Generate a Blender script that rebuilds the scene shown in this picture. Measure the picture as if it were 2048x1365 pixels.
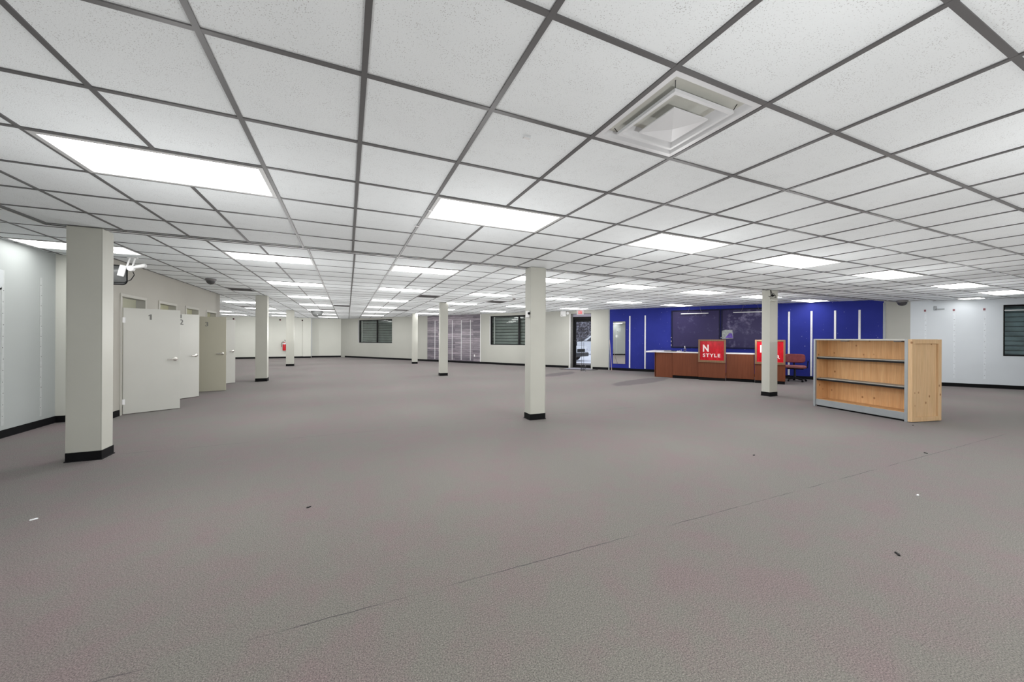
import bpy, bmesh, math, random
from mathutils import Vector, Matrix
random.seed(4)
R = math.radians
scene = bpy.context.scene
for o in list(bpy.data.objects): bpy.data.objects.remove(o)
COL = scene.collection

# ------------------------------------------------------------------ camera
H = 1.34                      # camera height
ZF = H + 1.176                # front (lower) ceiling
ZB = H + 1.264                # rear (higher) ceiling
YAW, ROLL, FPX, CY = .4193, .005, 740.0, 677.3
cam = bpy.data.cameras.new('camera'); camo = bpy.data.objects.new('camera', cam); COL.objects.link(camo)
cam.sensor_fit = 'HORIZONTAL'; cam.sensor_width = 36; cam.lens = 36 * FPX / 2048
cam.shift_y = (CY - 682.5) / 2048
cam.clip_start = .05; cam.clip_end = 300
fwd = Vector((math.sin(YAW), math.cos(YAW), 0)); rt0 = Vector((math.cos(YAW), -math.sin(YAW), 0)); up0 = Vector((0, 0, 1))
rt = math.cos(ROLL) * rt0 + math.sin(ROLL) * up0; up = -math.sin(ROLL) * rt0 + math.cos(ROLL) * up0
camo.matrix_world = Matrix(((rt.x, up.x, -fwd.x, 0), (rt.y, up.y, -fwd.y, 0), (rt.z, up.z, -fwd.z, H), (0, 0, 0, 1)))
scene.camera = camo
def proj(x, y, z):
    p = Vector((x, y, z - H)); d = p.dot(fwd)
    if d < .05: return None
    return 1024 + FPX * p.dot(rt) / d, CY - FPX * p.dot(up) / d, d

# ------------------------------------------------------------------ world, exposure, light levels
world = bpy.data.worlds.new('winter_sky'); scene.world = world; world.use_nodes = True
bg = world.node_tree.nodes['Background']; bg.inputs[0].default_value = (.80, .86, 1, 1); bg.inputs[1].default_value = 1.15
vs = scene.view_settings
vs.view_transform = 'Standard'; vs.look = 'None'; vs.gamma = 1; vs.use_curve_mapping = False
vs.exposure = 0.0
LENS = 9.0        # radiance of the troffer lenses
FILL = 27.8       # watts of the unseen fill lamp added below a troffer
scene.cycles.max_bounces = 8; scene.cycles.diffuse_bounces = 5
scene.cycles.sample_clamp_indirect = 6
try: scene.cycles.use_denoising = True
except Exception: pass

# ------------------------------------------------------------------ materials
def lin(c):
    if isinstance(c, str):
        c = [int(c[i:i + 2], 16) / 255 for i in (0, 2, 4)]
        c = [x / 12.92 if x <= .04045 else ((x + .055) / 1.055) ** 2.4 for x in c]
    return tuple(c)[:3] + (1,)
class NT:
    def __init__(s, name):
        s.m = bpy.data.materials.new(name); s.m.use_nodes = True; s.t = s.m.node_tree
        s.b = s.t.nodes['Principled BSDF']; s.out = s.t.nodes['Material Output']
    def n(s, kind, **kw):
        x = s.t.nodes.new(kind)
        for k, v in kw.items():
            if k.startswith('i_'):
                key = k[2:]; key = int(key) if key.isdigit() else key
                x.inputs[key].default_value = v
            else: setattr(x, k, v)
        return x
    def l(s, a, b): s.t.links.new(a, b)
    def coords(s, scale=(1, 1, 1), space='Object'):
        tc = s.n('ShaderNodeTexCoord'); mp = s.n('ShaderNodeMapping'); mp.inputs['Scale'].default_value = scale
        s.l(tc.outputs[space], mp.inputs[0]); return mp.outputs[0]
    def geo(s, scale=(1, 1, 1)):
        g = s.n('ShaderNodeNewGeometry'); mp = s.n('ShaderNodeMapping'); mp.inputs['Scale'].default_value = scale
        s.l(g.outputs['Position'], mp.inputs[0]); return mp.outputs[0]
    def noise(s, vec, scale, detail=3, rough=.5):
        x = s.n('ShaderNodeTexNoise'); x.inputs['Scale'].default_value = scale; x.inputs['Detail'].default_value = detail
        x.inputs['Roughness'].default_value = rough; s.l(vec, x.inputs['Vector']); return x.outputs['Fac']
    def ramp(s, fac, stops):
        x = s.n('ShaderNodeValToRGB'); e = x.color_ramp.elements
        while len(e) < len(stops): e.new(.5)
        for i, (p, c) in enumerate(stops): e[i].position = p; e[i].color = lin(c)
        s.l(fac, x.inputs[0]); return x.outputs[0]
    def mix(s, fac, a, b, mode='MIX'):
        x = s.n('ShaderNodeMix', data_type='RGBA', blend_type=mode)
        for v, k in ((fac, 0), (a, 6), (b, 7)):
            if hasattr(v, 'is_linked'): s.l(v, x.inputs[k])
            else: x.inputs[k].default_value = v if k == 0 else lin(v)
        return x.outputs[2]
    def math(s, op, a, b=None, clamp=False):
        x = s.n('ShaderNodeMath', operation=op); x.use_clamp = clamp
        for v, k in ((a, 0), (b, 1)):
            if v is None: continue
            if hasattr(v, 'is_linked'): s.l(v, x.inputs[k])
            else: x.inputs[k].default_value = v
        return x.outputs[0]
    def bump(s, h, strength, dist=.01):
        x = s.n('ShaderNodeBump'); x.inputs['Strength'].default_value = strength; x.inputs['Distance'].default_value = dist
        s.l(h, x.inputs['Height']); s.l(x.outputs[0], s.b.inputs['Normal'])
    def col(s, c):
        if hasattr(c, 'is_linked'): s.l(c, s.b.inputs['Base Color'])
        else: s.b.inputs['Base Color'].default_value = lin(c)
    def set(s, **kw):
        for k, v in kw.items(): s.b.inputs[k.replace('_', ' ')].default_value = v
        return s
M = {}
def plain(name, c, rough=.6, metal=0.0, var=.06, scale=6.0, spec=.35, bump=0):
    """painted / moulded surface: base colour with slight procedural mottling"""
    t = NT(name); c = lin(c); v = t.geo()
    f = t.noise(v, scale, 4)
    d = tuple(max(0, x * (1 - var)) for x in c[:3]); b = tuple(min(1, x * (1 + var)) for x in c[:3])
    t.col(t.ramp(f, [(.3, d), (.7, b)])); t.set(Roughness=rough, Metallic=metal)
    t.b.inputs['Specular IOR Level'].default_value = spec
    if bump: t.bump(t.noise(v, 180, 2), bump, .002)
    M[name] = t.m; return t.m
def emit(name, c, s):
    t = NT(name); t.col('101010'); t.b.inputs['Emission Color'].default_value = lin(c); t.b.inputs['Emission Strength'].default_value = s
    M[name] = t.m; return t.m

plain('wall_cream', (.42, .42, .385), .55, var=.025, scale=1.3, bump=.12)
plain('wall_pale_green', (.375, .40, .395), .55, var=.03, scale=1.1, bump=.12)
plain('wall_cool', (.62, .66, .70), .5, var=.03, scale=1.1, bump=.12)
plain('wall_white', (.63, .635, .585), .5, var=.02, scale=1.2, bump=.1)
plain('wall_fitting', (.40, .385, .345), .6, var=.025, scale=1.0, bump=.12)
plain('cubicle_paint', (.84, .83, .68), .6, var=.02)
plain('column_paint', (.475, .475, .43), .5, var=.03, scale=2.0, bump=.15)
plain('door_paint', (.52, .52, .485), .4, var=.02, scale=2.0)
plain('frame_paint', (.45, .44, .40), .5, var=.02)
plain('door_beige', (.40, .385, .31), .4, var=.02, scale=2.0)
plain('trim_white', (.80, .80, .80), .4, var=.02)
plain('grid_metal', (.112, .11, .112), .45, var=.06, scale=3)
plain('grid_pale', (.19, .185, .19), .45, var=.06, scale=3)
plain('fixture_rim', (.50, .50, .50), .45, var=.02)
plain('black_rubber', (.006, .006, .007), .7, var=.15, spec=.12)
plain('black_plastic', (.008, .008, .009), .5, var=.1, spec=.15)
plain('dark_metal', (.03, .03, .032), .35, .4, var=.1)
plain('vent_dark', (.17, .165, .165), .5, var=.1)
plain('slot_grey', (.42, .42, .45), .5, var=.05)
plain('white_metal', (.78, .78, .79), .35, var=.02)
plain('diffuser_white', (.70, .71, .73), .35, var=.015)
plain('white_plastic', (.80, .80, .80), .35, var=.02)
plain('grey_metal', (.30, .32, .335), .38, .25, var=.05, scale=9)
plain('shelf_pale', (.46, .45, .42), .5, .0, var=.05)
plain('shelf_grey', (.33, .32, .29), .5, .1, var=.06)
plain('chrome', (.62, .60, .56), .22, 1.0, var=.03)
plain('navy_frame', (.010, .010, .035), .5, var=.2, spec=.15)
plain('laminate_top', (.74, .72, .74), .3, var=.03)
plain('burgundy_fabric', (.23, .055, .062), .85, var=.16, scale=14, bump=.5)
plain('burgundy_seat', (.30, .11, .115), .85, var=.16, scale=14, bump=.5)
plain('red_paint', (.52, .012, .022), .35, var=.08)
plain('letter_white', (.80, .70, .70), .5, var=.03)
plain('ink_grey', (.16, .16, .15), .6, var=.1)
plain('purple_print', (.13, .07, .38), .6, var=.4, scale=12)
plain('paper_grey', (.34, .36, .36), .7, var=.25, scale=16)
plain('faded_paper', (.47, .50, .51), .7, var=.03)
plain('paper_white', (.80, .82, .84), .7, var=.03)
plain('pale_scar', (.665, .705, .745), .6, var=.06, scale=20)
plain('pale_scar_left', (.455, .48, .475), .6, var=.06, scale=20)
plain('steel_mirror', (.75, .76, .76), .04, 1.0, var=.01)
plain('mirror_silver', (.86, .87, .86), .012, 1.0, var=.01)
plain('dome_smoke', (.10, .10, .105), .12, .5, var=.05)
plain('dome_mirror_grey', (.145, .15, .15), .3, .15, var=.2, scale=5)
plain('red_sticker', (.26, .09, .11), .6, var=.1)
plain('car_white', (.75, .77, .80), .25, var=.03)
plain('snow', (.84, .86, .90), .9, var=.05, scale=.9)
plain('car_glass', (.05, .055, .07), .1, var=.1)
plain('lamp_red', (.35, .02, .03), .3, var=.1)
plain('shutter_light', (.27, .30, .295), .45, .2, var=.14, scale=2.2)
plain('shutter_blue', (.29, .40, .46), .42, .2, var=.25, scale=3.0)
plain('transom_lilac', (.44, .42, .52), .5, var=.05)
plain('mat_blue', (.30, .30, .36), .9, var=.1, scale=30)
plain('beige_stick', (.52, .42, .36), .6, var=.05)
emit('lens_glow', (1, 1, .985), LENS)
emit('exit_glow', (.75, .10, .11), 1.1)
emit('exit_box', (.90, .86, .86), .62)

def carpet():
    t = NT('carpet'); v = t.geo()
    fine = t.noise(v, 165, 4, .8)
    tuft = t.n('ShaderNodeTexVoronoi'); tuft.inputs['Scale'].default_value = 210; t.l(v, tuft.inputs['Vector'])
    big = t.noise(v, 1.1, 5, .62); mid = t.noise(v, 4.2, 4, .6)
    blotch = t.ramp(t.math('ADD', t.math('MULTIPLY', big, .55), t.math('MULTIPLY', mid, .45)), [(.44, (0, 0, 0)), (.60, (1, 1, 1))])
    base = t.mix(blotch, (.174, .166, .149), (.187, .151, .148))
    sp = t.ramp(fine, [(.33, (.34, .34, .34)), (.50, (.98, .98, .98)), (.67, (1.72, 1.72, 1.68))])
    c = t.mix(1.0, base, sp, 'MULTIPLY')
    vr = t.ramp(tuft.outputs['Distance'], [(.0, (1.12, 1.12, 1.12)), (.75, (.80, .80, .80))])
    c = t.mix(.7, c, vr, 'MULTIPLY')
    # carpet seams (run across the room)
    sx = t.n('ShaderNodeSeparateXYZ'); g = t.n('ShaderNodeNewGeometry'); t.l(g.outputs['Position'], sx.inputs[0])
    wob = t.math('MULTIPLY', t.math('SUBTRACT', t.noise(v, 9, 2), .5), .02)
    y = t.math('ADD', sx.outputs[1], wob)
    brk = t.ramp(t.noise(v, 2.4, 3), [(.40, (.05, .05, .05)), (.54, (1, 1, 1))])
    seam = None
    for yy in (1.965, 5.66, 9.36, 13.05):
        m = t.math('LESS_THAN', t.math('ABSOLUTE', t.math('SUBTRACT', y, yy)), .0032)
        seam = m if seam is None else t.math('MAXIMUM', seam, m)
    seam = t.math('MULTIPLY', seam, brk)
    c = t.mix(t.math('MULTIPLY', seam, .75), c, (.04, .04, .04))
    # two darker patches of carpet by the exit
    for (cx, cy, ax, ay, rot) in ((7.35, 12.05, 1.25, .36, .55), (8.55, 9.05, 1.75, .42, .33)):
        mp = t.n('ShaderNodeMapping', vector_type='TEXTURE'); mp.inputs['Location'].default_value = (cx, cy, 0)
        mp.inputs['Rotation'].default_value = (0, 0, rot); mp.inputs['Scale'].default_value = (ax, ay, 50)
        t.l(g.outputs['Position'], mp.inputs[0])
        ln = t.n('ShaderNodeVectorMath', operation='LENGTH'); t.l(mp.outputs[0], ln.inputs[0])
        d = t.math('ADD', ln.outputs['Value'], t.math('MULTIPLY', t.math('SUBTRACT', mid, .5), .5))
        k = t.ramp(d, [(.86, (1, 1, 1)), (1.02, (0, 0, 0))])
        c = t.mix(t.math('MULTIPLY', k, .62), c, (.062, .050, .054))
    t.col(c); t.set(Roughness=.95); t.b.inputs['Specular IOR Level'].default_value = .1
    t.b.inputs['Sheen Weight'].default_value = .10; t.b.inputs['Sheen Roughness'].default_value = .5; t.b.inputs['Sheen Tint'].default_value = (.9, .87, 1, 1)
    t.bump(t.math('ADD', fine, tuft.outputs['Distance']), .25, .004); M['carpet'] = t.m
carpet()
def tile_mat():
    t = NT('acoustic_tile'); v = t.geo()
    vo = t.n('ShaderNodeTexVoronoi'); vo.inputs['Scale'].default_value = 120; t.l(v, vo.inputs['Vector'])
    dens = t.noise(v, 11, 2)
    pit = t.math('LESS_THAN', vo.outputs['Distance'], t.math('MULTIPLY', dens, .40))
    f2 = t.noise(v, 190, 2, .7); pit2 = t.math('LESS_THAN', f2, .315)
    base = t.ramp(t.noise(v, 2.0, 3), [(.3, (.83, .865, .885)), (.7, (.86, .895, .915))])
    c = t.mix(t.math('MULTIPLY', pit, .5), base, (.34, .33, .33)); c = t.mix(t.math('MULTIPLY', pit2, .4), c, (.30, .30, .30))
    t.col(c); t.set(Roughness=.9); t.b.inputs['Specular IOR Level'].default_value = .15
    t.bump(t.math('SUBTRACT', f2, pit), .35, .003); M['acoustic_tile'] = t.m
tile_mat()
def wood_mat(name, a, b, c3, knots=True):
    t = NT(name); v = t.coords((9, 9, .55)); w = t.noise(v, 2.6, 5, .6)
    g = t.ramp(w, [(.30, a), (.52, b), (.72, c3)])
    v2 = t.coords((60, 60, 1.4)); f = t.noise(v2, 3, 2)
    g = t.mix(.25 if knots else .06, g, t.ramp(f, [(.35, (.55, .55, .55)), (.65, (1.2, 1.2, 1.2))]), 'MULTIPLY')
    if knots:
        v3 = t.coords((1, 1, .75)); k = t.n('ShaderNodeTexVoronoi'); k.inputs['Scale'].default_value = 7.5; t.l(v3, k.inputs['Vector'])
        km = t.ramp(k.outputs['Distance'], [(.07, (1, 1, 1)), (.15, (0, 0, 0))])
        g = t.mix(t.math('MULTIPLY', km, .8), g, (.20, .075, .022))
    t.col(g); t.set(Roughness=.5); t.b.inputs['Specular IOR Level'].default_value = .2; M[name] = t.m
wood_mat('pine', (.56, .305, .135), (.62, .35, .165), (.66, .40, .20))
wood_mat('pine_end', (.58, .39, .215), (.63, .43, .25), (.66, .47, .285))
wood_mat('brown_board', (.125, .036, .016), (.142, .042, .019), (.158, .048, .022), False)
wood_mat('brown_frame', (.185, .108, .062), (.21, .125, .072), (.235, .145, .085), False)
def blue_mat():
    t = NT('blue_paint'); v = t.geo(); f = t.noise(v, 1.3, 4)
    c = t.ramp(f, [(.3, (.018, .026, .215)), (.7, (.024, .034, .265))])
    sp = t.noise(v, 17, 2, .4); m = t.math('GREATER_THAN', sp, .755)
    t.col(t.mix(t.math('MULTIPLY', m, .5), c, (.35, .36, .55))); t.set(Roughness=.6); t.b.inputs['Specular IOR Level'].default_value = .14; M['blue_paint'] = t.m
blue_mat()
def board_mat(name, smear):
    t = NT(name); v = t.coords((1, 1, 1)); f = t.noise(v, 3.2, 6, .68); f2 = t.noise(t.coords((1.6, 1, .8)), 1.5, 4, .6)
    s = t.math('MULTIPLY', t.ramp(f, [(.62 - .14 * smear, (0, 0, 0)), (.88 - .2 * smear, (1, 1, 1))]), t.ramp(f2, [(.40, (0, 0, 0)), (.65, (1, 1, 1))]))
    t.col(t.mix(t.math('MULTIPLY', s, smear), (.034, .027, .088), (.27, .25, .40))); t.set(Roughness=.4); t.b.inputs['Specular IOR Level'].default_value = .16; M[name] = t.m
board_mat('board_dark', .55); board_mat('board_smeared', 1.0)
def plank_mat():
    t = NT('plank_print'); v = t.coords((1, 1, 1))
    br = t.n('ShaderNodeTexBrick'); br.offset = .37; br.offset_frequency = 2
    mp = t.n('ShaderNodeMapping'); mp.inputs['Rotation'].default_value = (R(90), 0, 0); t.l(v, mp.inputs[0])
    br.inputs['Scale'].default_value = 1; br.inputs['Brick Width'].default_value = 1.25; br.inputs['Row Height'].default_value = .115
    br.inputs['Mortar Size'].default_value = .006; br.inputs['Color1'].default_value = lin((.30, .265, .295)); br.inputs['Color2'].default_value = lin((.13, .115, .14)); br.inputs['Mortar'].default_value = lin((.045, .04, .05)); br.inputs['Bias'].default_value = .1
    t.l(mp.outputs[0], br.inputs['Vector'])
    f = t.noise(t.coords((2.2, 2.2, 26)), 1.0, 6, .7)
    g = t.ramp(f, [(.3, (.45, .43, .46)), (.5, (1, 1, 1)), (.72, (1.75, 1.68, 1.75))])
    t.col(t.mix(.85, br.outputs['Color'], g, 'MULTIPLY')); t.set(Roughness=.5); M['plank_print'] = t.m
plank_mat()
def glass_mat(name, tint, rough=0.0):
    t = NT(name); t.col(tint); t.set(Roughness=rough, IOR=1.45); t.b.inputs['Transmission Weight'].default_value = 1; M[name] = t.m
glass_mat('window_glass', (.86, .90, .88)); glass_mat('clear_glass', (.97, .98, .98)); glass_mat('clear_plastic', (.93, .95, .97))
def sign_red():
    t = NT('sign_red'); v = t.coords(); f = t.noise(t.coords((3, 3, 1)), 4, 5, .65)
    t.col(t.ramp(f, [(.32, (.33, .002, .008)), (.55, (.50, .003, .014)), (.75, (.58, .03, .05))])); t.set(Roughness=.3); t.b.inputs['Specular IOR Level'].default_value = .2; M['sign_red'] = t.m
sign_red()
def hedge_mat():
    t = NT('bare_hedge'); v = t.geo(); f = t.noise(v, 4.5, 6, .8)
    t.col(t.ramp(f, [(.36, (.020, .017, .020)), (.50, (.075, .062, .075)), (.60, (.55, .55, .62))])); t.set(Roughness=.95); t.bump(f, 1, .1); M['bare_hedge'] = t.m
hedge_mat()

# ------------------------------------------------------------------ mesh helpers
class MB:
    def __init__(s): s.v = []; s.f = []
    def add(s, vs, fs):
        k = len(s.v); s.v += [tuple(p) for p in vs]; s.f += [tuple(i + k for i in f) for f in fs]; return s
    def box(s, x0, x1, y0, y1, z0, z1):
        return s.add([(x0, y0, z0), (x1, y0, z0), (x1, y1, z0), (x0, y1, z0), (x0, y0, z1), (x1, y0, z1), (x1, y1, z1), (x0, y1, z1)],
                     [(0, 3, 2, 1), (4, 5, 6, 7), (0, 1, 5, 4), (1, 2, 6, 5), (2, 3, 7, 6), (3, 0, 4, 7)])
    def prism(s, poly, z0, z1):
        n = len(poly)
        return s.add([(x, y, z0) for x, y in poly] + [(x, y, z1) for x, y in poly],
                     [tuple(range(n - 1, -1, -1)), tuple(range(n, 2 * n))] + [(i, (i + 1) % n, n + (i + 1) % n, n + i) for i in range(n)])
    def tube(s, pts, r, n=8, cap=True):
        pts = [Vector(p) for p in pts]; rings = []; rs = r if isinstance(r, (list, tuple)) else [r] * len(pts)
        prev = None
        for i, p in enumerate(pts):
            d = (pts[min(i + 1, len(pts) - 1)] - pts[max(i - 1, 0)]).normalized()
            a = prev if prev is not None else (Vector((0, 0, 1)) if abs(d.z) < .9 else Vector((1, 0, 0)))
            u = (a - d * a.dot(d)).normalized(); w = d.cross(u); prev = u
            rings.append([p + rs[i] * (math.cos(2 * math.pi * k / n) * u + math.sin(2 * math.pi * k / n) * w) for k in range(n)])
        vs = [q for ring in rings for q in ring]; fs = []
        for i in range(len(pts) - 1):
            for k in range(n): fs.append((i * n + k, i * n + (k + 1) % n, (i + 1) * n + (k + 1) % n, (i + 1) * n + k))
        if cap: fs += [tuple(range(n - 1, -1, -1)), tuple((len(pts) - 1) * n + k for k in range(n))]
        return s.add(vs, fs)
    def lathe(s, prof, n=20, c=(0, 0, 0), axis='z'):
        vs = []; fs = []
        for r, z in prof:
            for k in range(n):
                a = 2 * math.pi * k / n; p = (r * math.cos(a), r * math.sin(a), z)
                if axis == 'y': p = (p[0], p[2], p[1])
                if axis == 'x': p = (p[2], p[0], p[1])
                vs.append((p[0] + c[0], p[1] + c[1], p[2] + c[2]))
        for i in range(len(prof) - 1):
            for k in range(n): fs.append((i * n + k, i * n + (k + 1) % n, (i + 1) * n + (k + 1) % n, (i + 1) * n + k))
        fs += [tuple(range(n - 1, -1, -1)), tuple((len(prof) - 1) * n + k for k in range(n))]
        return s.add(vs, fs)
    def xf(s, m):
        s.v = [tuple(m @ Vector(p)) for p in s.v]; return s
    def mesh(s, name, mat, bevel=0, smooth=False, segs=1):
        me = bpy.data.meshes.new(name); me.from_pydata(s.v, [], s.f)
        bm = bmesh.new(); bm.from_mesh(me)
        bmesh.ops.recalc_face_normals(bm, faces=bm.faces)
        if bevel: bmesh.ops.bevel(bm, geom=[e for e in bm.edges if len(e.link_faces) == 2 and e.calc_face_angle(0) > .5], offset=bevel, segments=segs, profile=.5, affect='EDGES')
        bm.to_mesh(me); bm.free(); me.materials.append(M[mat])
        if smooth:
            me.polygons.foreach_set('use_smooth', [True] * len(me.polygons)); me.set_sharp_from_angle(angle=R(38))
        return me
def link(name, me, parent=None):
    o = bpy.data.objects.new(name, me); COL.objects.link(o)
    if parent is not None: o.parent = parent
    return o
def obj(name, mb, mat, parent=None, bevel=0, smooth=False, segs=1): return link(name, mb.mesh(name, mat, bevel, smooth, segs), parent)
def tag(o, label, cat, group=None):
    o['label'] = label; o['category'] = cat
    if group: o['group'] = group
    return o
def thing(name, label, cat, loc=(0, 0, 0), rz=0, group=None):
    o = bpy.data.objects.new(name, None); COL.objects.link(o); o.location = loc; o.rotation_euler = (0, 0, rz); o.empty_display_size = .1
    return tag(o, label, cat, group)
def struct(name, mb, mat, **k):
    o = obj(name, mb, mat, **k); o['kind'] = 'structure'; return o
def sempty(name, loc=(0, 0, 0), rz=0):
    o = bpy.data.objects.new(name, None); COL.objects.link(o); o.location = loc; o.rotation_euler = (0, 0, rz); o['kind'] = 'structure'; return o
def dup(root, loc, rz, label, group=None):
    r = root.copy(); COL.objects.link(r); r.location = loc; r.rotation_euler = (0, 0, rz); r['label'] = label
    if group: r['group'] = group
    for ch in list(root.children):
        c = ch.copy(); COL.objects.link(c); c.parent = r
        for g in list(ch.children):
            d = g.copy(); COL.objects.link(d); d.parent = c
    return r
def letters(text, size, depth, mat, parent, M4, name='lettering', bold=0.0, width=None):
    cu = bpy.data.curves.new(name, 'FONT'); cu.body = text; cu.size = size; cu.extrude = depth; cu.offset = bold
    cu.space_character = 1.25
    o = bpy.data.objects.new(name, cu); COL.objects.link(o)
    dg = bpy.context.evaluated_depsgraph_get(); me = bpy.data.meshes.new_from_object(o.evaluated_get(dg)); bpy.data.objects.remove(o)
    if width:
        xs = [v.co.x for v in me.vertices]; k = width / (max(xs) - min(xs)); x0 = min(xs)
        for v in me.vertices: v.co.x = (v.co.x - x0) * k
    me.transform(M4); me.materials.clear(); me.materials.append(M[mat])
    return link(name, me, parent)
UPRIGHT = Matrix.Rotation(R(90), 4, 'X')

# ------------------------------------------------------------------ plan of the room
P0 = Vector((-.13, 27.64)); FD = Vector((.5786, -.8156)).normalized(); INW = Vector((FD.y, -FD.x))   # long oblique facade
FANG = math.atan2(FD.y, FD.x)
def FP(s, inward=0, z=0):
    p = P0 + FD * s + INW * inward; return (p.x, p.y, z)
WR = -4.6                         # rear wall behind the photographer
SEAM = 5.57; ULEFT = -2.90        # edges of the lower, front ceiling

# floor
struct('floor', MB().prism([(-10.5, WR - .3), (24.5, WR - .3), (24.5, 0), (2.5, 29.5), (-10.5, 29.5)], -.12, 0), 'carpet')

# facade walls: local x along the facade, local y outward
def fwall(name, mat, segs, th=.4):
    mb = MB()
    for s0, s1, z0, z1 in segs: mb.box(s0, s1, 0, th, z0, z1)
    o = struct(name, mb, mat); o.location = (P0.x, P0.y, 0); o.rotation_euler = (0, 0, FANG); return o
ZT = 2.75
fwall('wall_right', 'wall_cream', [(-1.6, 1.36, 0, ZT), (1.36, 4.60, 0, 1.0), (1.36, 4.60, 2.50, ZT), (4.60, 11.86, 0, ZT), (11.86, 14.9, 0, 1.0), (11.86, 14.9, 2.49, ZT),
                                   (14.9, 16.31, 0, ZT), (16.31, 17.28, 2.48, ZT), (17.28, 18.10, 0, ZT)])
fwall('wall_blue', 'blue_paint', [(18.10, 26.73, 0, ZT)])
fwall('wall_far_right', 'wall_cream', [(26.73, 27.32, 0, ZT)])
fwall('wall_far_right', 'wall_cool', [(27.32, 29.16, 0, ZT), (29.16, 32.4, 0, .91), (29.16, 32.4, 2.35, ZT), (32.4, 40.5, 0, ZT)])
tr = struct('trim_1', MB().box(18.06, 18.115, -.015, .01, 0, ZB), 'grey_metal', bevel=.003); tr.location = (P0.x, P0.y, 0); tr.rotation_euler = (0, 0, FANG)
tr = struct('trim_2', MB().box(26.71, 26.77, -.015, .01, 0, ZF), 'grey_metal', bevel=.003); tr.location = (P0.x, P0.y, 0); tr.rotation_euler = (0, 0, FANG)
mb = MB()
for s0, s1 in ((0, 16.22), (17.36, 29), (29, 40)): mb.box(s0, s1, -.012, .005, 0, .105)
b = struct('baseboard_right', mb, 'black_rubber', bevel=.003); b.location = (P0.x, P0.y, 0); b.rotation_euler = (0, 0, FANG)

# left walls, fitting-room wall, back wall, rear wall
UL, UFIT, VRET, VEND = -4.12, -3.50, 8.10, 13.75
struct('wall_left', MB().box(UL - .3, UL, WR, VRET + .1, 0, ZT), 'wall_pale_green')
struct('wall_left_return', MB().box(UL - .02, UFIT - .118, VRET, VRET + .12, 0, ZT), 'wall_white')
DOORS = [(8.44, 9.22), (9.83, 10.60), (11.20, 11.96), (12.61, 13.35)]
mb = MB(); prev = VRET
for a, c in DOORS:
    mb.box(UFIT - .12, UFIT, prev, a - .03, 0, ZT); mb.box(UFIT - .12, UFIT, a - .03, c + .03, 2.05, ZT); prev = c + .03
mb.box(UFIT - .12, UFIT, prev, VEND, 0, ZT)
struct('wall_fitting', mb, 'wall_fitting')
mb = MB().box(-9.3, UFIT - .12, VEND - .12, VEND, 0, ZT).box(-5.32, -5.2, VRET, VEND, 0, ZT)
for y in (9.52, 10.90, 12.28): mb.box(-5.2, UFIT - .12, y - .05, y + .05, 0, 2.45)
struct('wall_cubicles', mb, 'cubicle_paint')
struct('wall_back', MB().box(-9.3, -2.16, 27.5, 27.9, 0, ZT).box(-2.61, -2.16, 27.42, 27.5, 0, ZT).box(-2.16, 1.0, 28.0, 28.4, 0, ZT), 'wall_white')
struct('wall_back_left', MB().box(-9.6, -9.3, VEND - .12, 27.9, 0, ZT), 'wall_white')
struct('wall_rear', MB().box(UL - .3, 24.5, WR - .3, WR, 0, ZT), 'wall_white')
mb = MB().box(UL, UL + .012, WR, VRET - .001, 0, .105).box(UL, UFIT + .012, VRET - .012, VRET + .002, 0, .105)
prev = VRET - .012
for a, c in DOORS: mb.box(UFIT - .002, UFIT + .012, prev, a - .07, 0, .105); prev = c + .07
mb.box(UFIT - .002, UFIT + .012, prev, VEND, 0, .105)
struct('baseboard_left', mb, 'black_rubber', bevel=.003)
struct('baseboard_back', MB().box(-9.3, -2.61, 27.488, 27.502, 0, .105).box(-2.62, -2.15, 27.408, 27.422, 0, .105).box(-2.16, -.2, 27.986, 28.002, 0, .105), 'black_rubber', bevel=.003)
# cover strips on the short recessed back wall
for k, x in enumerate((-1.75, -1.15, -.55)):
    struct('trim_%d' % (3 + k), MB().box(x - .015, x + .015, 27.992, 28.002, .1, ZB - .1), 'wall_white')

# ------------------------------------------------------------------ ceilings
def clip(poly, nx, ny, d):       # keep nx*x+ny*y >= d
    out = []
    for i in range(len(poly)):
        a, c = poly[i], poly[(i + 1) % len(poly)]; fa = nx * a[0] + ny * a[1] - d; fc = nx * c[0] + ny * c[1] - d
        if fa >= 0: out.append(a)
        if fa * fc < 0:
            t = fa / (fa - fc); out.append((a[0] + t * (c[0] - a[0]), a[1] + t * (c[1] - a[1])))
    return out
FDD = INW.dot(P0)
def inside(poly): return clip(poly, INW.x, INW.y, FDD + .002)
def uf(x): return INW.x * x[0] + INW.y * x[1] - FDD
PITCH = .617
UFRONT = {-5: -2.87, -4: -2.273, -3: -1.694, -2: -1.116, -1: -.529, 0: .065, 1: .674, 2: 1.297, 3: 1.915, 4: 2.527, 5: 3.148, 6: 3.742, 7: 4.339, 8: 4.915, 9: 5.51,
          10: 6.17, 11: 6.85, 12: 7.55, 13: 8.3, 14: 8.93, 15: 9.56, 16: 10.2, 17: 10.84, 18: 11.46, 19: 12.05, 20: 12.64, 21: 13.3, 22: 13.98, 23: 14.65, 24: 15.32, 25: 15.95, 26: 16.6}
for i in range(27, 40): UFRONT[i] = 16.6 + (i - 26) * .62
VFRONT = {-2: .555, -1: 1.175, 0: 1.787, 1: 2.416, 2: 3.041, 3: 3.664, 4: 4.277, 5: 4.887, 6: 5.50}
for j in range(-11, -2): VFRONT[j] = .555 + (j + 2) * .612
def ub(i): return .10 + PITCH * i if i >= -1 else -.517 - .59 * (-1 - i)
def vb(k): return 6.70 + PITCH * k
FL, BL = [], []                   # troffers as (i, j): span cells i, i+1
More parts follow.
